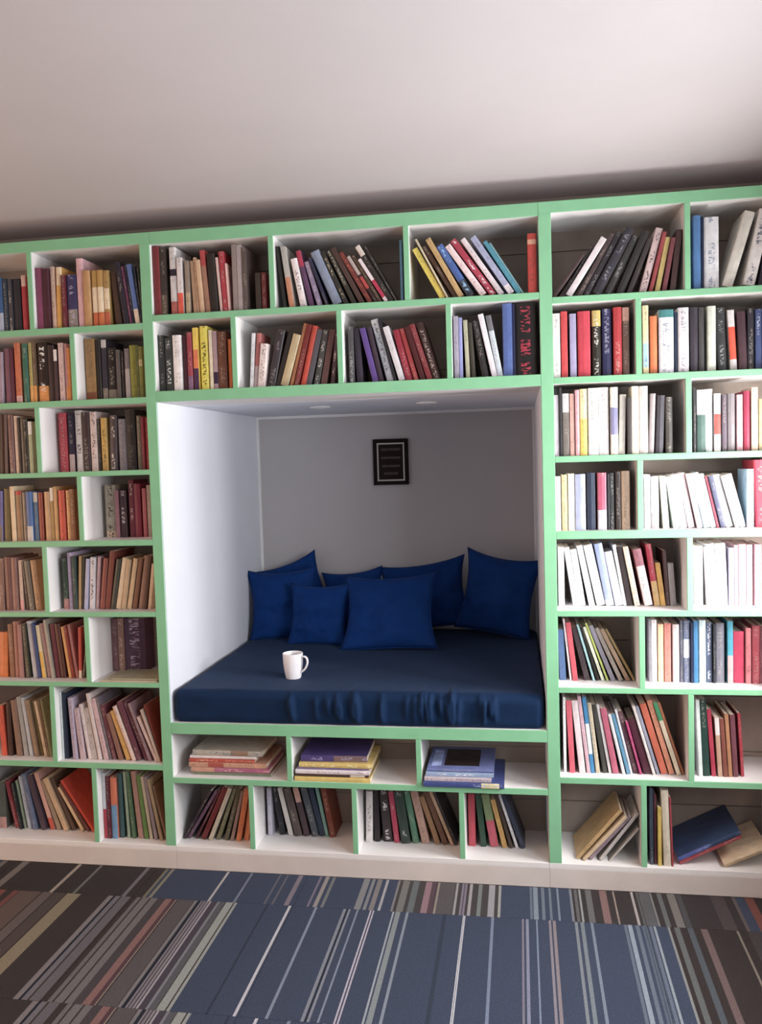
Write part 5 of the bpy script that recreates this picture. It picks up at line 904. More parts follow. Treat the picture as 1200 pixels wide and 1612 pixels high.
  ('white book, third from left', 1.8299, 0.0331, 1.4391, 0, 0.0204, 0.1241, 0.1987, [0.816,0.84,0.84], [], 0),
  ('white book with red band, fourth from left', 1.8544, 0.0281, 1.4391, 0, 0.0193, 0.1162, 0.1835, [0.823,0.798,0.773], [[0.3,0.65,[0.622,0.101,0.083]]], 0),
  ('dark mauve book, fifth from left', 1.8789, 0.031, 1.4391, 0, 0.0139, 0.1134, 0.1797, [0.133,0.104,0.128], [], 0),
  ('grey book, sixth from left', 1.8952, 0.0317, 1.4391, 0, 0.0224, 0.1136, 0.1818, [0.245,0.221,0.233], [], 0),
  ('pinkish white book, seventh from left', 1.924, 0.0355, 1.4391, 0, 0.0175, 0.1109, 0.1779, [0.698,0.452,0.488], [], 0),
  ('pink book, eighth from left', 1.944, 0.0332, 1.4391, 0, 0.0202, 0.118, 0.1883, [0.362,0.047,0.09], [], 0),
  ('cream book, ninth from left', 1.9665, 0.0291, 1.4391, 0, 0.019, 0.1275, 0.1986, [0.741,0.606,0.489], [], 0),
  ('light tan book, tenth from left', 1.988, 0.0283, 1.4391, 0, 0.0158, 0.1054, 0.1611, [0.531,0.455,0.253], [], 0),
 ]),
 ('right bookcase fourth row, left bay', 'book', [
  ('white book, first from left', 1.3573, 0.0303, 1.1957, 0, 0.0171, 0.1157, 0.1779, [0.822,0.797,0.749], [], 0),
  ('light tan book, second from left', 1.377, 0.027, 1.1957, 0, 0.0182, 0.1176, 0.1832, [0.653,0.528,0.305], [], 0),
  ('cream book, third from left', 1.3972, 0.026, 1.1957, 0, 0.0199, 0.1197, 0.1856, [0.84,0.768,0.612], [], 0),
  ('pale blue book, fourth from left', 1.4203, 0.0318, 1.1957, 0, 0.0329, 0.1172, 0.1832, [0.382,0.415,0.587], [], 0),
  ('dark blue book, fifth from left', 1.4577, 0.031, 1.1957, 0, 0.0271, 0.12, 0.1869, [0.027,0.038,0.069], [], 0),
  ('pink book with white band, sixth from left', 1.4909, 0.0263, 1.1957, 0, 0.0281, 0.1196, 0.186, [0.446,0.102,0.165], [[0.0,0.35,[0.55,0.55,0.612]]], 0),
  ('slim black book, seventh from left', 1.5223, 0.0322, 1.1957, 0, 0.0067, 0.12, 0.1823, [0.022,0.024,0.031], [], 0),
  ('charcoal book with pale grey lettering, eighth from left', 1.5302, 0.0355, 1.1957, 0, 0.0157, 0.1201, 0.1849, [0.066,0.068,0.068], [], [0.372,0.372,0.372]),
  ('black book, ninth from left', 1.5479, 0.028, 1.1957, 0, 0.0151, 0.1197, 0.1875, [0.041,0.029,0.025], [], 0),
  ('light tan book, tenth from left', 1.566, 0.0278, 1.1957, 0, 0.0267, 0.1201, 0.1899, [0.476,0.341,0.236], [], 0),
 ]),
 ('right bookcase fourth row, right bay', 'book', [
  ('white book, first from left', 1.6408, 0.0378, 1.1957, 0, 0.0166, 0.1113, 0.1761, [0.826,0.813,0.826], [], 0),
  ('white book with pale grey band, second from left', 1.6606, 0.0398, 1.1957, 0, 0.0243, 0.1068, 0.1698, [0.653,0.653,0.675], [[0.0,0.3,[0.369,0.354,0.354]]], 0),
  ('cream book, third from left', 1.6979, 0.0384, 1.1957, -0.068, 0.0187, 0.1072, 0.1697, [0.82,0.794,0.634], [], 0),
  ('white book, fourth from left', 1.7301, 0.0378, 1.1957, -0.1447, 0.018, 0.1085, 0.1677, [0.672,0.789,0.789], [], 0),
  ('white book, fifth from left', 1.7518, 0.0436, 1.1957, -0.1585, 0.0205, 0.1139, 0.174, [0.84,0.84,0.84], [], 0),
  ('white book, sixth from left', 1.7766, 0.044, 1.1957, -0.1765, 0.0205, 0.1136, 0.1793, [0.809,0.689,0.712], [], 0),
  ('white book, seventh from left', 1.8027, 0.0351, 1.1957, -0.2022, 0.016, 0.1108, 0.1767, [0.745,0.609,0.631], [], 0),
  ('pale blue book with white band, eighth from left', 1.8221, 0.0344, 1.1957, -0.2146, 0.0223, 0.1185, 0.1796, [0.487,0.669,0.739], [[0.4,1.0,[0.824,0.799,0.824]]], 0),
  ('white book, ninth from left', 1.8467, 0.0444, 1.1957, -0.2191, 0.0159, 0.1093, 0.1761, [0.82,0.771,0.795], [], 0),
  ('slim red book, tenth from left', 1.8643, 0.0419, 1.1957, -0.2178, 0.0079, 0.1053, 0.1696, [0.445,0.102,0.146], [], 0),
  ('slate book, eleventh from left', 1.875, 0.0367, 1.1957, -0.2278, 0.0158, 0.109, 0.1697, [0.096,0.103,0.165], [], 0),
  ('white book, twelfth from left', 1.8943, 0.0456, 1.1957, -0.2401, 0.0199, 0.1088, 0.1727, [0.8,0.812,0.84], [], 0),
  ('white book, thirteenth from left', 1.919, 0.0369, 1.1957, -0.261, 0.0171, 0.1082, 0.1701, [0.84,0.84,0.818], [], 0),
  ('white book, fourteenth from left', 1.938, 0.0428, 1.1957, -0.2527, 0.0145, 0.1117, 0.1751, [0.828,0.828,0.828], [], 0),
  ('light grey-blue book, fifteenth from left', 1.9536, 0.0351, 1.1957, 0, 0.0203, 0.117, 0.1852, [0.406,0.59,0.725], [[0.0,0.2,[0.71,0.359,0.39]]], 0),
  ('thick red book, sixteenth from left', 1.981, 0.0352, 1.1957, -0.0354, 0.0405, 0.139, 0.2133, [0.48,0.059,0.091], [], 0),
 ]),
 ('right bookcase fifth row, left bay', 'picture_book', [
  ('white book, first from left', 1.3641, 0.0841, 0.9347, 0, 0.0193, 0.1453, 0.2002, [0.84,0.84,0.84], [], 0),
  ('white book, second from left', 1.4124, 0.0892, 0.9347, -0.1438, 0.0173, 0.1539, 0.199, [0.828,0.828,0.84], [], 0),
  ('white book, third from left', 1.431, 0.0907, 0.9347, -0.1393, 0.0219, 0.1478, 0.1925, [0.738,0.738,0.762], [], 0),
  ('white book, fourth from left', 1.464, 0.0881, 0.9347, -0.1894, 0.0188, 0.1538, 0.2062, [0.827,0.827,0.802], [], 0),
  ('white book, fifth from left', 1.4898, 0.0922, 0.9347, -0.2039, 0.0282, 0.148, 0.2072, [0.84,0.84,0.84], [], 0),
  ('light grey-blue book with white band, sixth from left', 1.5194, 0.0884, 0.9347, -0.1767, 0.0261, 0.1448, 0.2111, [0.351,0.414,0.654], [[0.0,0.1,[0.828,0.828,0.84]]], 0),
  ('white book, seventh from left', 1.5495, 0.0909, 0.9347, -0.1892, 0.0254, 0.1411, 0.1835, [0.84,0.84,0.84], [], 0),
  ('slim white book, eighth from left', 1.5762, 0.0952, 0.9347, -0.1643, 0.0113, 0.1493, 0.2067, [0.771,0.795,0.795], [], 0),
  ('black book, ninth from left', 1.5885, 0.0928, 0.9347, -0.1636, 0.018, 0.1488, 0.2003, [0.041,0.029,0.029], [], 0),
  ('cream book, tenth from left', 1.6118, 0.085, 0.9347, -0.184, 0.0168, 0.1484, 0.2008, [0.797,0.633,0.496], [], 0),
  ('pink book with white band, eleventh from left', 1.6434, 0.0865, 0.9347, -0.1929, 0.0267, 0.1439, 0.1915, [0.377,0.153,0.187], [[0.0,0.7,[0.755,0.685,0.685]]], 0),
  ('red book with mustard band, twelfth from left', 1.6746, 0.0874, 0.9347, -0.1326, 0.0191, 0.145, 0.2073, [0.398,0.042,0.068], [[0.0,0.4,[0.615,0.42,0.193]]], 0),
  ('mustard book, thirteenth from left', 1.6957, 0.0895, 0.9347, -0.1231, 0.0157, 0.1059, 0.1433, [0.657,0.384,0.118], [], 0),
  ('slim dark mauve book, fourteenth from left', 1.7132, 0.0931, 0.9347, -0.0639, 0.0124, 0.1414, 0.1842, [0.09,0.046,0.046], [], 0),
  ('pale grey book, fifteenth from left', 1.7269, 0.0878, 0.9347, -0.0614, 0.0185, 0.1101, 0.1421, [0.372,0.372,0.389], [], 0),
 ]),
 ('right bookcase fifth row, right bay', 'picture_book', [
  ('white book, first from left', 1.8082, 0.0947, 0.9347, 0, 0.0223, 0.1509, 0.1974, [0.805,0.84,0.83], [], 0),
  ('slim pale grey book, second from left', 1.8411, 0.095, 0.9347, -0.0493, 0.0067, 0.1461, 0.1944, [0.367,0.336,0.336], [], 0),
  ('white book, third from left', 1.8496, 0.095, 0.9347, -0.0528, 0.0266, 0.1457, 0.2032, [0.84,0.831,0.831], [], 0),
  ('white book, fourth from left', 1.8777, 0.0958, 0.9347, -0.044, 0.032, 0.1529, 0.2045, [0.84,0.84,0.833], [], 0),
  ('light lilac book, fifth from left', 1.9107, 0.0925, 0.9347, 0, 0.0165, 0.1469, 0.1902, [0.411,0.378,0.521], [], 0),
  ('slim pinkish white book, sixth from left', 1.9281, 0.0926, 0.9347, 0, 0.011, 0.1488, 0.1988, [0.781,0.48,0.596], [], 0),
  ('pinkish white book, seventh from left', 1.9403, 0.0909, 0.9347, 0, 0.023, 0.1529, 0.2015, [0.616,0.389,0.439], [], 0),
  ('pinkish white book, eighth from left', 1.9644, 0.0951, 0.9347, 0, 0.023, 0.1505, 0.1994, [0.59,0.369,0.418], [], 0),
  ('light pink book, ninth from left', 1.9884, 0.088, 0.9347, 0, 0.0229, 0.1474, 0.2009, [0.517,0.314,0.358], [], 0),
 ]),
 ('right bookcase sixth row, left bay', 'picture_book', [
  ('blue book, first from left', 1.3633, 0.0945, 0.68, -0.0328, 0.0216, 0.1276, 0.1736, [0.078,0.136,0.267], [], 0),
  ('slim white book, second from left', 1.3974, 0.0921, 0.68, -0.0985, 0.0061, 0.1506, 0.2115, [0.816,0.742,0.742], [], 0),
  ('red book, third from left', 1.4067, 0.0862, 0.68, -0.1101, 0.0173, 0.147, 0.1994, [0.529,0.1,0.126], [], 0),
  ('dark mauve book, fourth from left', 1.4462, 0.0945, 0.68, -0.2248, 0.0179, 0.1394, 0.1844, [0.062,0.044,0.049], [], 0),
  ('slim pale blue book, fifth from left', 1.4733, 0.0891, 0.68, -0.2663, 0.0068, 0.148, 0.1983, [0.41,0.637,0.659], [], 0),
  ('slim black book, sixth from left', 1.4859, 0.0941, 0.68, -0.2917, 0.0096, 0.1425, 0.1893, [0.024,0.024,0.018], [], 0),
  ('slim cream book, seventh from left', 1.5016, 0.0944, 0.68, -0.314, 0.0096, 0.1408, 0.1906, [0.827,0.84,0.663], [], 0),
  ('slim yellow book, eighth from left', 1.5182, 0.0924, 0.68, -0.3395, 0.0066, 0.1449, 0.2057, [0.551,0.635,0.181], [], 0),
  ('grey book, ninth from left', 1.5329, 0.0896, 0.68, -0.3699, 0.014, 0.1518, 0.1987, [0.305,0.284,0.342], [], 0),
  ('tan book, tenth from left', 1.5583, 0.0874, 0.68, -0.415, 0.0135, 0.149, 0.194, [0.363,0.318,0.277], [], 0),
  ('slim light tan book, eleventh from left', 1.5817, 0.0883, 0.68, -0.4522, 0.0133, 0.1432, 0.1936, [0.432,0.305,0.208], [], 0),
  ('slim mustard book, twelfth from left', 1.6043, 0.0926, 0.68, -0.4828, 0.0087, 0.1463, 0.1962, [0.352,0.253,0.112], [], 0),
 ]),
 ('right bookcase sixth row, right bay', 'picture_book', [
  ('slim grey book, first from left', 1.6547, 0.0819, 0.68, 0, 0.0085, 0.1597, 0.2125, [0.241,0.235,0.26], [], 0),
  ('white book, second from left', 1.6642, 0.0833, 0.68, 0, 0.0159, 0.1632, 0.2095, [0.789,0.74,0.74], [], 0),
  ('light tan book, third from left', 1.6847, 0.0856, 0.68, 0, 0.0187, 0.1498, 0.1945, [0.785,0.559,0.357], [], 0),
  ('red book, fourth from left', 1.7048, 0.0829, 0.68, 0, 0.0203, 0.1534, 0.1975, [0.64,0.233,0.191], [], 0),
  ('white book, fifth from left', 1.7306, 0.0801, 0.68, 0, 0.0203, 0.1458, 0.1946, [0.771,0.61,0.61], [], 0),
  ('slim slate book, sixth from left', 1.7534, 0.0834, 0.68, 0, 0.0101, 0.1588, 0.2066, [0.099,0.102,0.135], [], 0),
  ('slate book with white band, seventh from left', 1.7647, 0.0829, 0.68, 0, 0.0213, 0.1602, 0.2066, [0.15,0.179,0.276], [[0.4,0.7,[0.686,0.708,0.78]]], 0),
  ('slim dark blue book, eighth from left', 1.7874, 0.0771, 0.68, 0, 0.0067, 0.1534, 0.2007, [0.026,0.033,0.075], [], 0),
  ('blue book, ninth from left', 1.7959, 0.0762, 0.68, 0, 0.014, 0.1575, 0.2066, [0.069,0.214,0.405], [], 0),
  ('white book, tenth from left', 1.8129, 0.0761, 0.68, 0, 0.0212, 0.1601, 0.2096, [0.651,0.802,0.815], [], 0),
  ('blue book with white lettering, eleventh from left', 1.8366, 0.0855, 0.68, 0, 0.0189, 0.1473, 0.2007, [0.089,0.111,0.176], [], [0.713,0.737,0.785]),
  ('slim black book, twelfth from left', 1.858, 0.0777, 0.68, 0, 0.0061, 0.1508, 0.1948, [0.029,0.033,0.041], [], 0),
  ('grey book, thirteenth from left', 1.8664, 0.0838, 0.68, 0, 0.0277, 0.1454, 0.1978, [0.192,0.192,0.227], [], 0),
  ('teal book with light pink band, fourteenth from left', 1.9023, 0.0759, 0.68, 0, 0.0166, 0.159, 0.2067, [0.082,0.32,0.418], [[0.0,0.45,[0.714,0.394,0.394]]], 0),
  ('thick pink book, fifteenth from left', 1.9199, 0.0841, 0.68, 0, 0.0358, 0.132, 0.1712, [0.481,0.059,0.111], [], 0),
  ('pink book, sixteenth from left', 1.959, 0.0773, 0.68, 0, 0.0165, 0.1392, 0.1831, [0.642,0.234,0.258], [], 0),
  ('red book, seventeenth from left', 1.9786, 0.0748, 0.68, 0, 0.023, 0.1413, 0.192, [0.404,0.085,0.11], [], 0),
  ('pink book, eighteenth from left', 2.0035, 0.0827, 0.68, 0, 0.0164, 0.1426, 0.1891, [0.338,0.127,0.152], [], 0),
 ]),
 ('right bookcase seventh row, left bay', 'picture_book', [
  ('slim white book, first from left', 1.3705, 0.0467, 0.3778, 0, 0.0082, 0.1898, 0.2572, [0.763,0.739,0.739], [], 0),
  ('red book, second from left', 1.3893, 0.0448, 0.3778, -0.0374, 0.0175, 0.189, 0.2453, [0.627,0.129,0.165], [], 0),
  ('white book, third from left', 1.4211, 0.0461, 0.3778, -0.0933, 0.0197, 0.1877, 0.2464, [0.808,0.688,0.688], [], 0),
  ('slim pinkish white book, fourth from left', 1.4458, 0.0463, 0.3778, -0.1096, 0.0115, 0.1824, 0.2624, [0.727,0.475,0.53], [], 0),
  ('slim blue book with white band, fifth from left', 1.4584, 0.0466, 0.3778, -0.0997, 0.0127, 0.1916, 0.2594, [0.076,0.258,0.488], [[0.25,0.65,[0.775,0.824,0.824]]], 0),
  ('cream book, sixth from left', 1.475, 0.0498, 0.3778, -0.1102, 0.0138, 0.1751, 0.2386, [0.608,0.527,0.387], [], 0),
  ('charcoal book, seventh from left', 1.4985, 0.0509, 0.3778, -0.1463, 0.0137, 0.1751, 0.2337, [0.065,0.065,0.057], [], 0),
  ('slim white book, eighth from left', 1.5174, 0.0525, 0.3778, -0.1637, 0.0091, 0.1783, 0.2345, [0.733,0.71,0.71], [], 0),
  ('pink book, ninth from left', 1.5301, 0.0481, 0.3778, -0.1735, 0.0192, 0.1728, 0.2227, [0.492,0.138,0.203], [], 0),
  ('slim white book, tenth from left', 1.5604, 0.0454, 0.3778, -0.2182, 0.0101, 0.1575, 0.2064, [0.709,0.709,0.732], [], 0),
  ('slim blue book, eleventh from left', 1.575, 0.0452, 0.3778, -0.2319, 0.01, 0.1544, 0.2073, [0.13,0.307,0.457], [], 0),
  ('slim white book, twelfth from left', 1.5864, 0.0481, 0.3778, -0.2226, 0.0078, 0.1722, 0.2227, [0.68,0.68,0.703], [], 0),
  ('dark plum book, thirteenth from left', 1.598, 0.0545, 0.3778, -0.2325, 0.0144, 0.164, 0.214, [0.126,0.06,0.077], [], 0),
  ('slim pink book, fourteenth from left', 1.6166, 0.0465, 0.3778, -0.2477, 0.0077, 0.1382, 0.1839, [0.442,0.069,0.181], [], 0),
  ('dark plum book, fifteenth from left', 1.6302, 0.0499, 0.3778, -0.2691, 0.0252, 0.1426, 0.1915, [0.088,0.028,0.044], [], 0),
  ('slim white book, sixteenth from left', 1.6588, 0.0448, 0.3778, -0.2741, 0.0087, 0.1798, 0.2394, [0.758,0.711,0.688], [], 0),
  ('slim pale grey book, seventeenth from left', 1.6713, 0.0517, 0.3778, -0.2822, 0.0098, 0.1832, 0.2369, [0.31,0.317,0.396], [], 0),
  ('rust book, eighteenth from left', 1.6864, 0.0541, 0.3778, -0.2814, 0.0206, 0.1885, 0.2435, [0.582,0.16,0.103], [], 0),
  ('rust book, nineteenth from left', 1.7122, 0.0539, 0.3778, -0.278, 0.0162, 0.1908, 0.2562, [0.647,0.288,0.188], [], 0),
  ('slim cream book with green band, twentieth from left', 1.7354, 0.0491, 0.3778, -0.3001, 0.0134, 0.1906, 0.2519, [0.718,0.628,0.472], [[0.75,1.0,[0.072,0.288,0.146]]], 0),
  ('slim rust book, twenty-first from left', 1.7524, 0.055, 0.3778, -0.3063, 0.008, 0.1919, 0.2526, [0.411,0.153,0.082], [], 0),
 ]),
 ('right bookcase seventh row, right bay', 'picture_book', [
  ('slim white book, first from left', 1.8051, 0.0457, 0.3778, -0.0388, 0.0111, 0.1836, 0.2551, [0.659,0.704,0.682], [], 0),
  ('dark teal book, second from left', 1.8193, 0.0495, 0.3778, -0.0459, 0.02, 0.1843, 0.2554, [0.022,0.052,0.043], [], 0),
  ('slim red book, third from left', 1.8449, 0.0503, 0.3778, -0.0677, 0.0133, 0.1726, 0.2231, [0.399,0.049,0.08], [], 0),
  ('light tan book with white band, fourth from left', 1.8644, 0.0484, 0.3778, -0.0546, 0.0138, 0.1519, 0.1965, [0.515,0.327,0.237], [[0.7,1.0,[0.784,0.713,0.69]]], 0),
  ('slim red book, fifth from left', 1.8814, 0.047, 0.3778, -0.0651, 0.0132, 0.1473, 0.1939, [0.218,0.075,0.057], [], 0),
  ('slim orange book, sixth from left', 1.897, 0.0472, 0.3778, -0.0601, 0.0121, 0.1596, 0.2091, [0.418,0.204,0.111], [], 0),
  ('maroon book, seventh from left', 1.912, 0.0488, 0.3778, -0.0527, 0.0154, 0.1514, 0.2063, [0.174,0.063,0.08], [], 0),
  ('slim red book, eighth from left', 1.9372, 0.0546, 0.3778, -0.0523, 0.0098, 0.1594, 0.2098, [0.362,0.05,0.067], [], 0),
 ]),
 ('right bookcase bottom row, left bay', 'picture_book', [
  ('slim tan book, first from left', 1.405, 0.0351, 0.0919, 0.702, 0.0117, 0.1669, 0.2235, [0.518,0.359,0.18], [], 0),
  ('slim light tan book, second from left', 1.4251, 0.0259, 0.092, 0.7358, 0.0113, 0.1594, 0.2067, [0.625,0.484,0.324], [], 0),
  ('slim pink book, third from left', 1.447, 0.0352, 0.0919, 0.7142, 0.0115, 0.1536, 0.1996, [0.321,0.24,0.265], [], 0),
  ('slim pale grey book, fourth from left', 1.4797, 0.0323, 0.0909, 0.6445, 0.0109, 0.1601, 0.2057, [0.497,0.479,0.46], [], 0),
  ('slim pale grey book, fifth from left', 1.5124, 0.0305, 0.0886, 0.6871, 0.0067, 0.1119, 0.1489, [0.452,0.434,0.4], [], 0),
 ]),
 ('right bookcase bottom row, right bay', 'picture_book', [
  ('slim dark blue book, first from left', 1.6431, 0.0214, 0.0844, 0, 0.0113, 0.1965, 0.2573, [0.046,0.061,0.086], [], 0),
  ('slim maroon book, second from left', 1.6569, 0.0246, 0.0844, 0, 0.0079, 0.1756, 0.2366, [0.123,0.039,0.052], [], 0),
  ('slim mustard book, third from left', 1.6675, 0.0149, 0.0844, 0, 0.0113, 0.1499, 0.1976, [0.618,0.458,0.129], [], 0),
  ('cream book, fourth from left', 1.6859, 0.015, 0.0844, -0.0325, 0.0236, 0.1909, 0.2554, [0.612,0.55,0.44], [], 0),
  ('slim red book, fifth from left', 1.7108, 0.0151, 0.0844, -0.0305, 0.0056, 0.1753, 0.2322, [0.329,0.062,0.077], [], 0),
 ]),
 ('under bench, lower row, leftmost bay', 'picture_book', [
  ('slim black book, first from left', 0.0044, 0.0573, 0.089, 0.5409, 0.009, 0.1594, 0.2103, [0.047,0.029,0.037], [], 0),
  ('slim dark plum book, second from left', 0.0168, 0.0632, 0.091, 0.5652, 0.0124, 0.1626, 0.2106, [0.149,0.081,0.124], [], 0),
  ('slim maroon book, third from left', 0.0471, 0.0637, 0.0888, 0.4971, 0.0092, 0.1581, 0.2131, [0.1,0.025,0.036], [], 0),
  ('maroon book, fourth from left', 0.0712, 0.0572, 0.0921, 0.4489, 0.0179, 0.1635, 0.215, [0.14,0.027,0.027], [], 0),
  ('light tan book, fifth from left', 0.1006, 0.0541, 0.0901, 0.4064, 0.0146, 0.1637, 0.211, [0.515,0.456,0.368], [], 0),
  ('dark olive book, sixth from left', 0.1276, 0.0612, 0.0896, 0.3592, 0.0149, 0.1536, 0.2043, [0.157,0.157,0.093], [], 0),
  ('dark olive book, seventh from left', 0.1584, 0.0599, 0.0887, 0.2918, 0.0152, 0.1479, 0.1997, [0.098,0.088,0.057], [], 0),
  ('slim brown book, eighth from left', 0.1823, 0.0581, 0.0872, 0.253, 0.0113, 0.1476, 0.1906, [0.266,0.183,0.162], [], 0),
  ('rust book, ninth from left', 0.2045, 0.0563, 0.0879, 0.2024, 0.0175, 0.1519, 0.1982, [0.572,0.202,0.103], [], 0),
  ('rust book, tenth from left', 0.231, 0.0656, 0.087, 0.1627, 0.0165, 0.1502, 0.1929, [0.626,0.232,0.122], [], 0),
 ]),
 ('under bench, lower row, second bay', 'picture_book', [
  ('slim black book, first from left', 0.3017, 0.1232, 0.0844, 0, 0.0049, 0.1178, 0.1774, [0.028,0.028,0.036], [], 0),
  ('pale grey book, second from left', 0.308, 0.1144, 0.0844, 0, 0.016, 0.119, 0.1776, [0.526,0.506,0.591], [], 0),
  ('black book, third from left', 0.3504, 0.1227, 0.0844, -0.1459, 0.0206, 0.1181, 0.1768, [0.018,0.018,0.024], [], 0),
  ('pale grey book, fourth from left', 0.3838, 0.1204, 0.0844, -0.208, 0.0167, 0.12, 0.1797, [0.627,0.582,0.539], [], 0),
  ('dark brown book, fifth from left', 0.4085, 0.1161, 0.0844, -0.2175, 0.0261, 0.1175, 0.1777, [0.108,0.081,0.075], [], 0),
  ('dark mauve book with light tan band, sixth from left', 0.4421, 0.1202, 0.0844, -0.2104, 0.0207, 0.1193, 0.1817, [0.072,0.048,0.056], [[0.7,1.0,[0.595,0.36,0.3]]], 0),
  ('dark slate book, seventh from left', 0.4727, 0.1194, 0.0844, -0.225, 0.0235, 0.1227, 0.1833, [0.079,0.097,0.118], [], 0),
  ('dark blue book, eighth from left', 0.5001, 0.125, 0.0844, -0.2227, 0.0194, 0.119, 0.1841, [0.031,0.046,0.08], [], 0),
  ('slim teal book, ninth from left', 0.5213, 0.1231, 0.0844, -0.1876, 0.0118, 0.1217, 0.1837, [0.184,0.343,0.304], [], 0),
  ('maroon book, tenth from left', 0.5394, 0.1198, 0.0844, -0.1696, 0.0201, 0.1226, 0.1838, [0.191,0.056,0.04], [], 0),
 ]),
 ('under bench, lower row, third bay', 'picture_book', [
  ('pale grey book with grey lettering, first from left', 0.6745, 0.0953, 0.0851, 0.031, 0.0239, 0.1376, 0.1853, [0.685,0.638,0.615], [], [0.274,0.24,0.24]),
  ('black book, second from left', 0.7056, 0.103, 0.0844, 0, 0.0185, 0.141, 0.186, [0.027,0.02,0.023], [], 0),
  ('black book with white lettering, third from left', 0.7381, 0.105, 0.0844, -0.0679, 0.0329, 0.1432, 0.187, [0.045,0.033,0.033], [], [0.747,0.697,0.697]),
  ('red book, fourth from left', 0.7773, 0.0999, 0.0844, -0.0953, 0.0183, 0.1397, 0.1852, [0.42,0.064,0.105], [], 0),
  ('black book with pale grey lettering, fifth from left', 0.8034, 0.095, 0.0844, -0.1239, 0.0324, 0.1437, 0.1867, [0.041,0.062,0.051], [], [0.533,0.576,0.533]),
  ('green book, sixth from left', 0.8431, 0.1005, 0.0844, -0.1578, 0.0219, 0.1386, 0.1887, [0.092,0.204,0.135], [], 0),
  ('tan book, seventh from left', 0.8761, 0.1013, 0.0844, -0.2011, 0.0267, 0.1406, 0.191, [0.451,0.298,0.244], [], 0),
  ('brown book, eighth from left', 0.9228, 0.1001, 0.0844, -0.3058, 0.0185, 0.1305, 0.1763, [0.304,0.185,0.105], [], 0),
  ('dark brown book, ninth from left', 0.9509, 0.0986, 0.0844, -0.3313, 0.0183, 0.1369, 0.1997, [0.147,0.079,0.054], [], 0),
  ('slim light tan book, tenth from left', 0.9784, 0.0978, 0.0844, -0.3667, 0.0108, 0.1369, 0.203, [0.503,0.372,0.268], [], 0),
  ('slim black book, eleventh from left', 0.9944, 0.0988, 0.0844, -0.383, 0.0083, 0.1408, 0.1976, [0.028,0.026,0.036], [], 0),
 ]),
 ('under bench, lower row, rightmost bay', 'picture_book', [
  ('red book, first from left', 1.041, 0.0996, 0.0844, 0, 0.0242, 0.1368, 0.1873, [0.464,0.078,0.102], [], 0),
  ('dark green book, second from left', 1.083, 0.0976, 0.0844, -0.0878, 0.0202, 0.1411, 0.189, [0.033,0.072,0.046], [], 0),
  ('green book with red band, third from left', 1.1163, 0.0992, 0.0844, -0.1529, 0.0288, 0.1377, 0.1877, [0.219,0.272,0.141], [[0.0,0.5,[0.515,0.117,0.15]]], 0),
  ('orange book, fourth from left', 1.1592, 0.0944, 0.0844, -0.2267, 0.016, 0.1339, 0.1748, [0.591,0.356,0.134], [], 0),
  ('slim dark brown book, fifth from left', 1.1835, 0.0947, 0.0844, -0.2656, 0.0121, 0.1412, 0.1939, [0.072,0.051,0.041], [], 0),
  ('slim pale grey book, sixth from left', 1.2042, 0.0963, 0.0844, -0.2986, 0.0096, 0.143, 0.1961, [0.691,0.667,0.691], [], 0),
  ('dark blue book, seventh from left', 1.2229, 0.0944, 0.0844, -0.3374, 0.0142, 0.1425, 0.1991, [0.04,0.05,0.081], [], 0),
 ]),
]

rng = random.Random(11)
for phrase, kind, rows_ in BOOKS:
    for (lab, x, y, z, th, t, dep, h, col, bands, ink) in rows_:
        o = make_book(kind, t, dep, h, col, bands, ink, rng)
        o.location = (x, y, z); o.rotation_euler = (0, th, 0)
        tag(o, f'{lab}, {phrase}', 'book', 'books, '+phrase)

def lying_book(label, group, x0, width, y0, dep, z0, thick, colh, bands=(), ink=None, tilt=0.0, yaw=0.0, name='picture_book', gain=1.1):
    """book lying flat, spine towards the room: length runs along x, thickness along z"""
    def g(hx):
        c = srgb(hx); l = .3*c[0]+.59*c[1]+.11*c[2]
        return tuple(min(.84, (v*.75+l*.25)*gain) for v in c)
    o = make_book(name, thick, dep, width, g(colh), [(a, b, g(c)) for a, b, c in bands], g(ink) if ink else None, rng)
    # local z (height) -> +x, local x (thickness) -> -z ; the book lies on its side
    R = Matrix(((0, 0, 1, 0), (0, 1, 0, 0), (-1, 0, 0, 0), (0, 0, 0, 1)))
    o.matrix_world = Matrix.Translation((x0, y0, z0)) @ Matrix.Rotation(yaw, 4, 'Z') @ Matrix.Rotation(-tilt, 4, 'Y') @ Matrix.Translation((0, 0, thick)) @ R
    return tag(o, label, 'book', group)
def stack(group, items, z):
    for (lab, x0, width, y0, dep, th, colh, bands, ink, yaw) in items:
        lying_book(lab, group, x0, width, y0, dep, z+.0004, th, colh, bands, ink, 0, yaw); z += th+.0008
G1 = 'books stacked under the bench, left bay'; G2 = 'books stacked under the bench, middle bay'; G3 = 'books stacked under the bench, right bay'
stack(G1, [
    ('grey green book at the bottom of the stack, under bench upper left bay', .066, .285, .035, .20, .011, '6a7a60', (), None, 0),
    ('pink and plum book, second from bottom, under bench upper left bay', .056, .292, .030, .20, .0165, 'a85a7a', ((0, .3, 'c08a70'),), 'e0b0b0', 0),
    ('tan and red book, third from bottom, under bench upper left bay', .048, .288, .032, .205, .0165, 'c89070', ((.25, .45, 'b04a3a'),), None, 0),
    ('red book, fourth from bottom, under bench upper left bay', .048, .245, .036, .18, .0115, 'c0402c', (), 'e8c0a0', 0),
    ('white book, second from top, under bench upper left bay', .050, .25, .038, .18, .009, 'dcd0cc', (), None, 0),
    ('pale grey book on top of the stack, under bench upper left bay', .058, .262, .045, .19, .018, 'b0a898', ((.55, .8, '9a7a60'),), '5a6a8a', -.02),
], Z['S2t'])
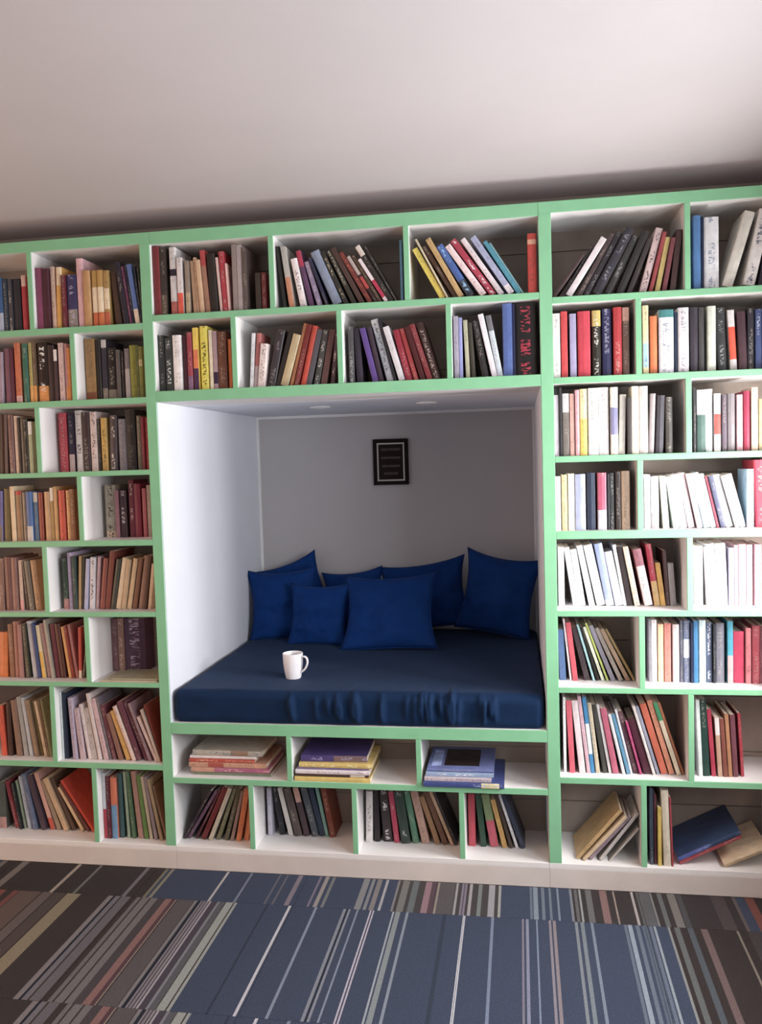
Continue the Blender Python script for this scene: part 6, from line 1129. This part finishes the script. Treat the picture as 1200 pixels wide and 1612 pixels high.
stack(G2, [
    ('yellow book at the bottom of the stack, under bench upper middle bay', .446, .268, .004, .21, .015, 'd8b848', (), None, 0),
    ('dark brown book, second from bottom, under bench upper middle bay', .452, .255, .010, .20, .008, '4a3430', ((.75, .95, 'c8b8a8'),), None, 0),
    ('white book, third from bottom, under bench upper middle bay', .449, .262, .008, .20, .0145, 'd8ccd0', (), 'a08a98', 0),
    ('slim purple book in the middle of the stack, under bench upper middle bay', .455, .25, .014, .20, .006, '7a6aa0', (), None, 0),
    ('mustard book, second from top, under bench upper middle bay', .462, .258, .010, .20, .0165, 'd0b04a', (), 'f0e0a0', 0),
    ('purple book on top of the stack, under bench upper middle bay', .466, .235, .022, .20, .021, '4a3a78', ((.5, 1, '7a6060'),), 'a0a0d0', .03),
], Z['S2t'])
stack(G3, [
    ('navy blue book at the bottom of the stack, under bench upper right bay', .899, .272, -.010, .24, .017, '3a4a8a', ((.72, .94, 'e0d090'),), 'a0b0e0', 0),
    ('lilac white book, second from bottom, under bench upper right bay', .903, .225, -.004, .23, .014, 'c0b0b8', (), '6a5a80', 0),
    ('light blue book, third from bottom, under bench upper right bay', .908, .228, .002, .23, .014, '8aa4c8', (), 'e0e8f0', 0),
], Z['S2t'])
# the top book of that stack shows its printed front cover
zt = Z['S2t']+.017+.014+.014+.0028
tb = lying_book('blue picture book with dark cover picture on top, under bench upper right bay', G3, .912, .225, .006, .225, zt, .010, '6470a8', (), None)
for (nm, a, b, c, d, hx, lb) in (('cover_picture', .055, .175, .035, .20, '2e2420', 'dark brown printed cover picture'), ('cover_panel', .012, .045, .03, .19, 'a8b4dc', 'pale blue printed panel')):
    me = bpy.data.meshes.new(nm); me.from_pydata(box_vf(-.0006, 0, c, d, a, b), [], BOXF); me.update()
    q = link(nm, me, mat('cover_print', srgb(hx), .35, .4, .5, 28), tb); q['label'] = lb
# bottom row, right bay of the right bookcase: tilted picture books
G4 = 'tilted picture books, right bookcase bottom row'
TL = math.radians(27)
lying_book('cream magazine at the far right, tilted, right bookcase bottom row', G4, 1.879, .150, .025, .19, Z['base']+.0005, .008, 'c8a878', (), None, math.radians(25), 0)
lying_book('tan magazine on the cream one, tilted, right bookcase bottom row', G4, 1.8753, .152, .020, .20, Z['base']+.0005+.0085, .007, 'd8c098', (), None, math.radians(25), 0)
ca, sa = math.cos(TL), math.sin(TL)
lying_book('red spined picture book tilted under the blue one, right bookcase bottom row', G4, 1.742, .215, .030, .205, Z['base']+.0005, .014, 'a83a44', (), None, TL, 0)
lying_book('large blue picture book tilted with its cover up, right bookcase bottom row', G4, 1.742-sa*.0148, .22, .026, .212, Z['base']+.0005+ca*.0148, .013, '2c4468', ((.0, .5, '4a5aa0'),), '8a90b0', TL, 0)
# sixth row, right bay of the left bookcase: two thin books lying in front
G5 = 'books lying flat, left bookcase sixth row'
lying_book('tan picture book lying flat, left bookcase sixth row, right bay', G5, -.262, .215, .004, .15, Z['L6t']+.0004, .006, 'b8a88a', (), None)
lying_book('olive magazine lying on the tan book, left bookcase sixth row, right bay', G5, -.225, .178, .012, .138, Z['L6t']+.0072, .005, 'a09a78', (), None)
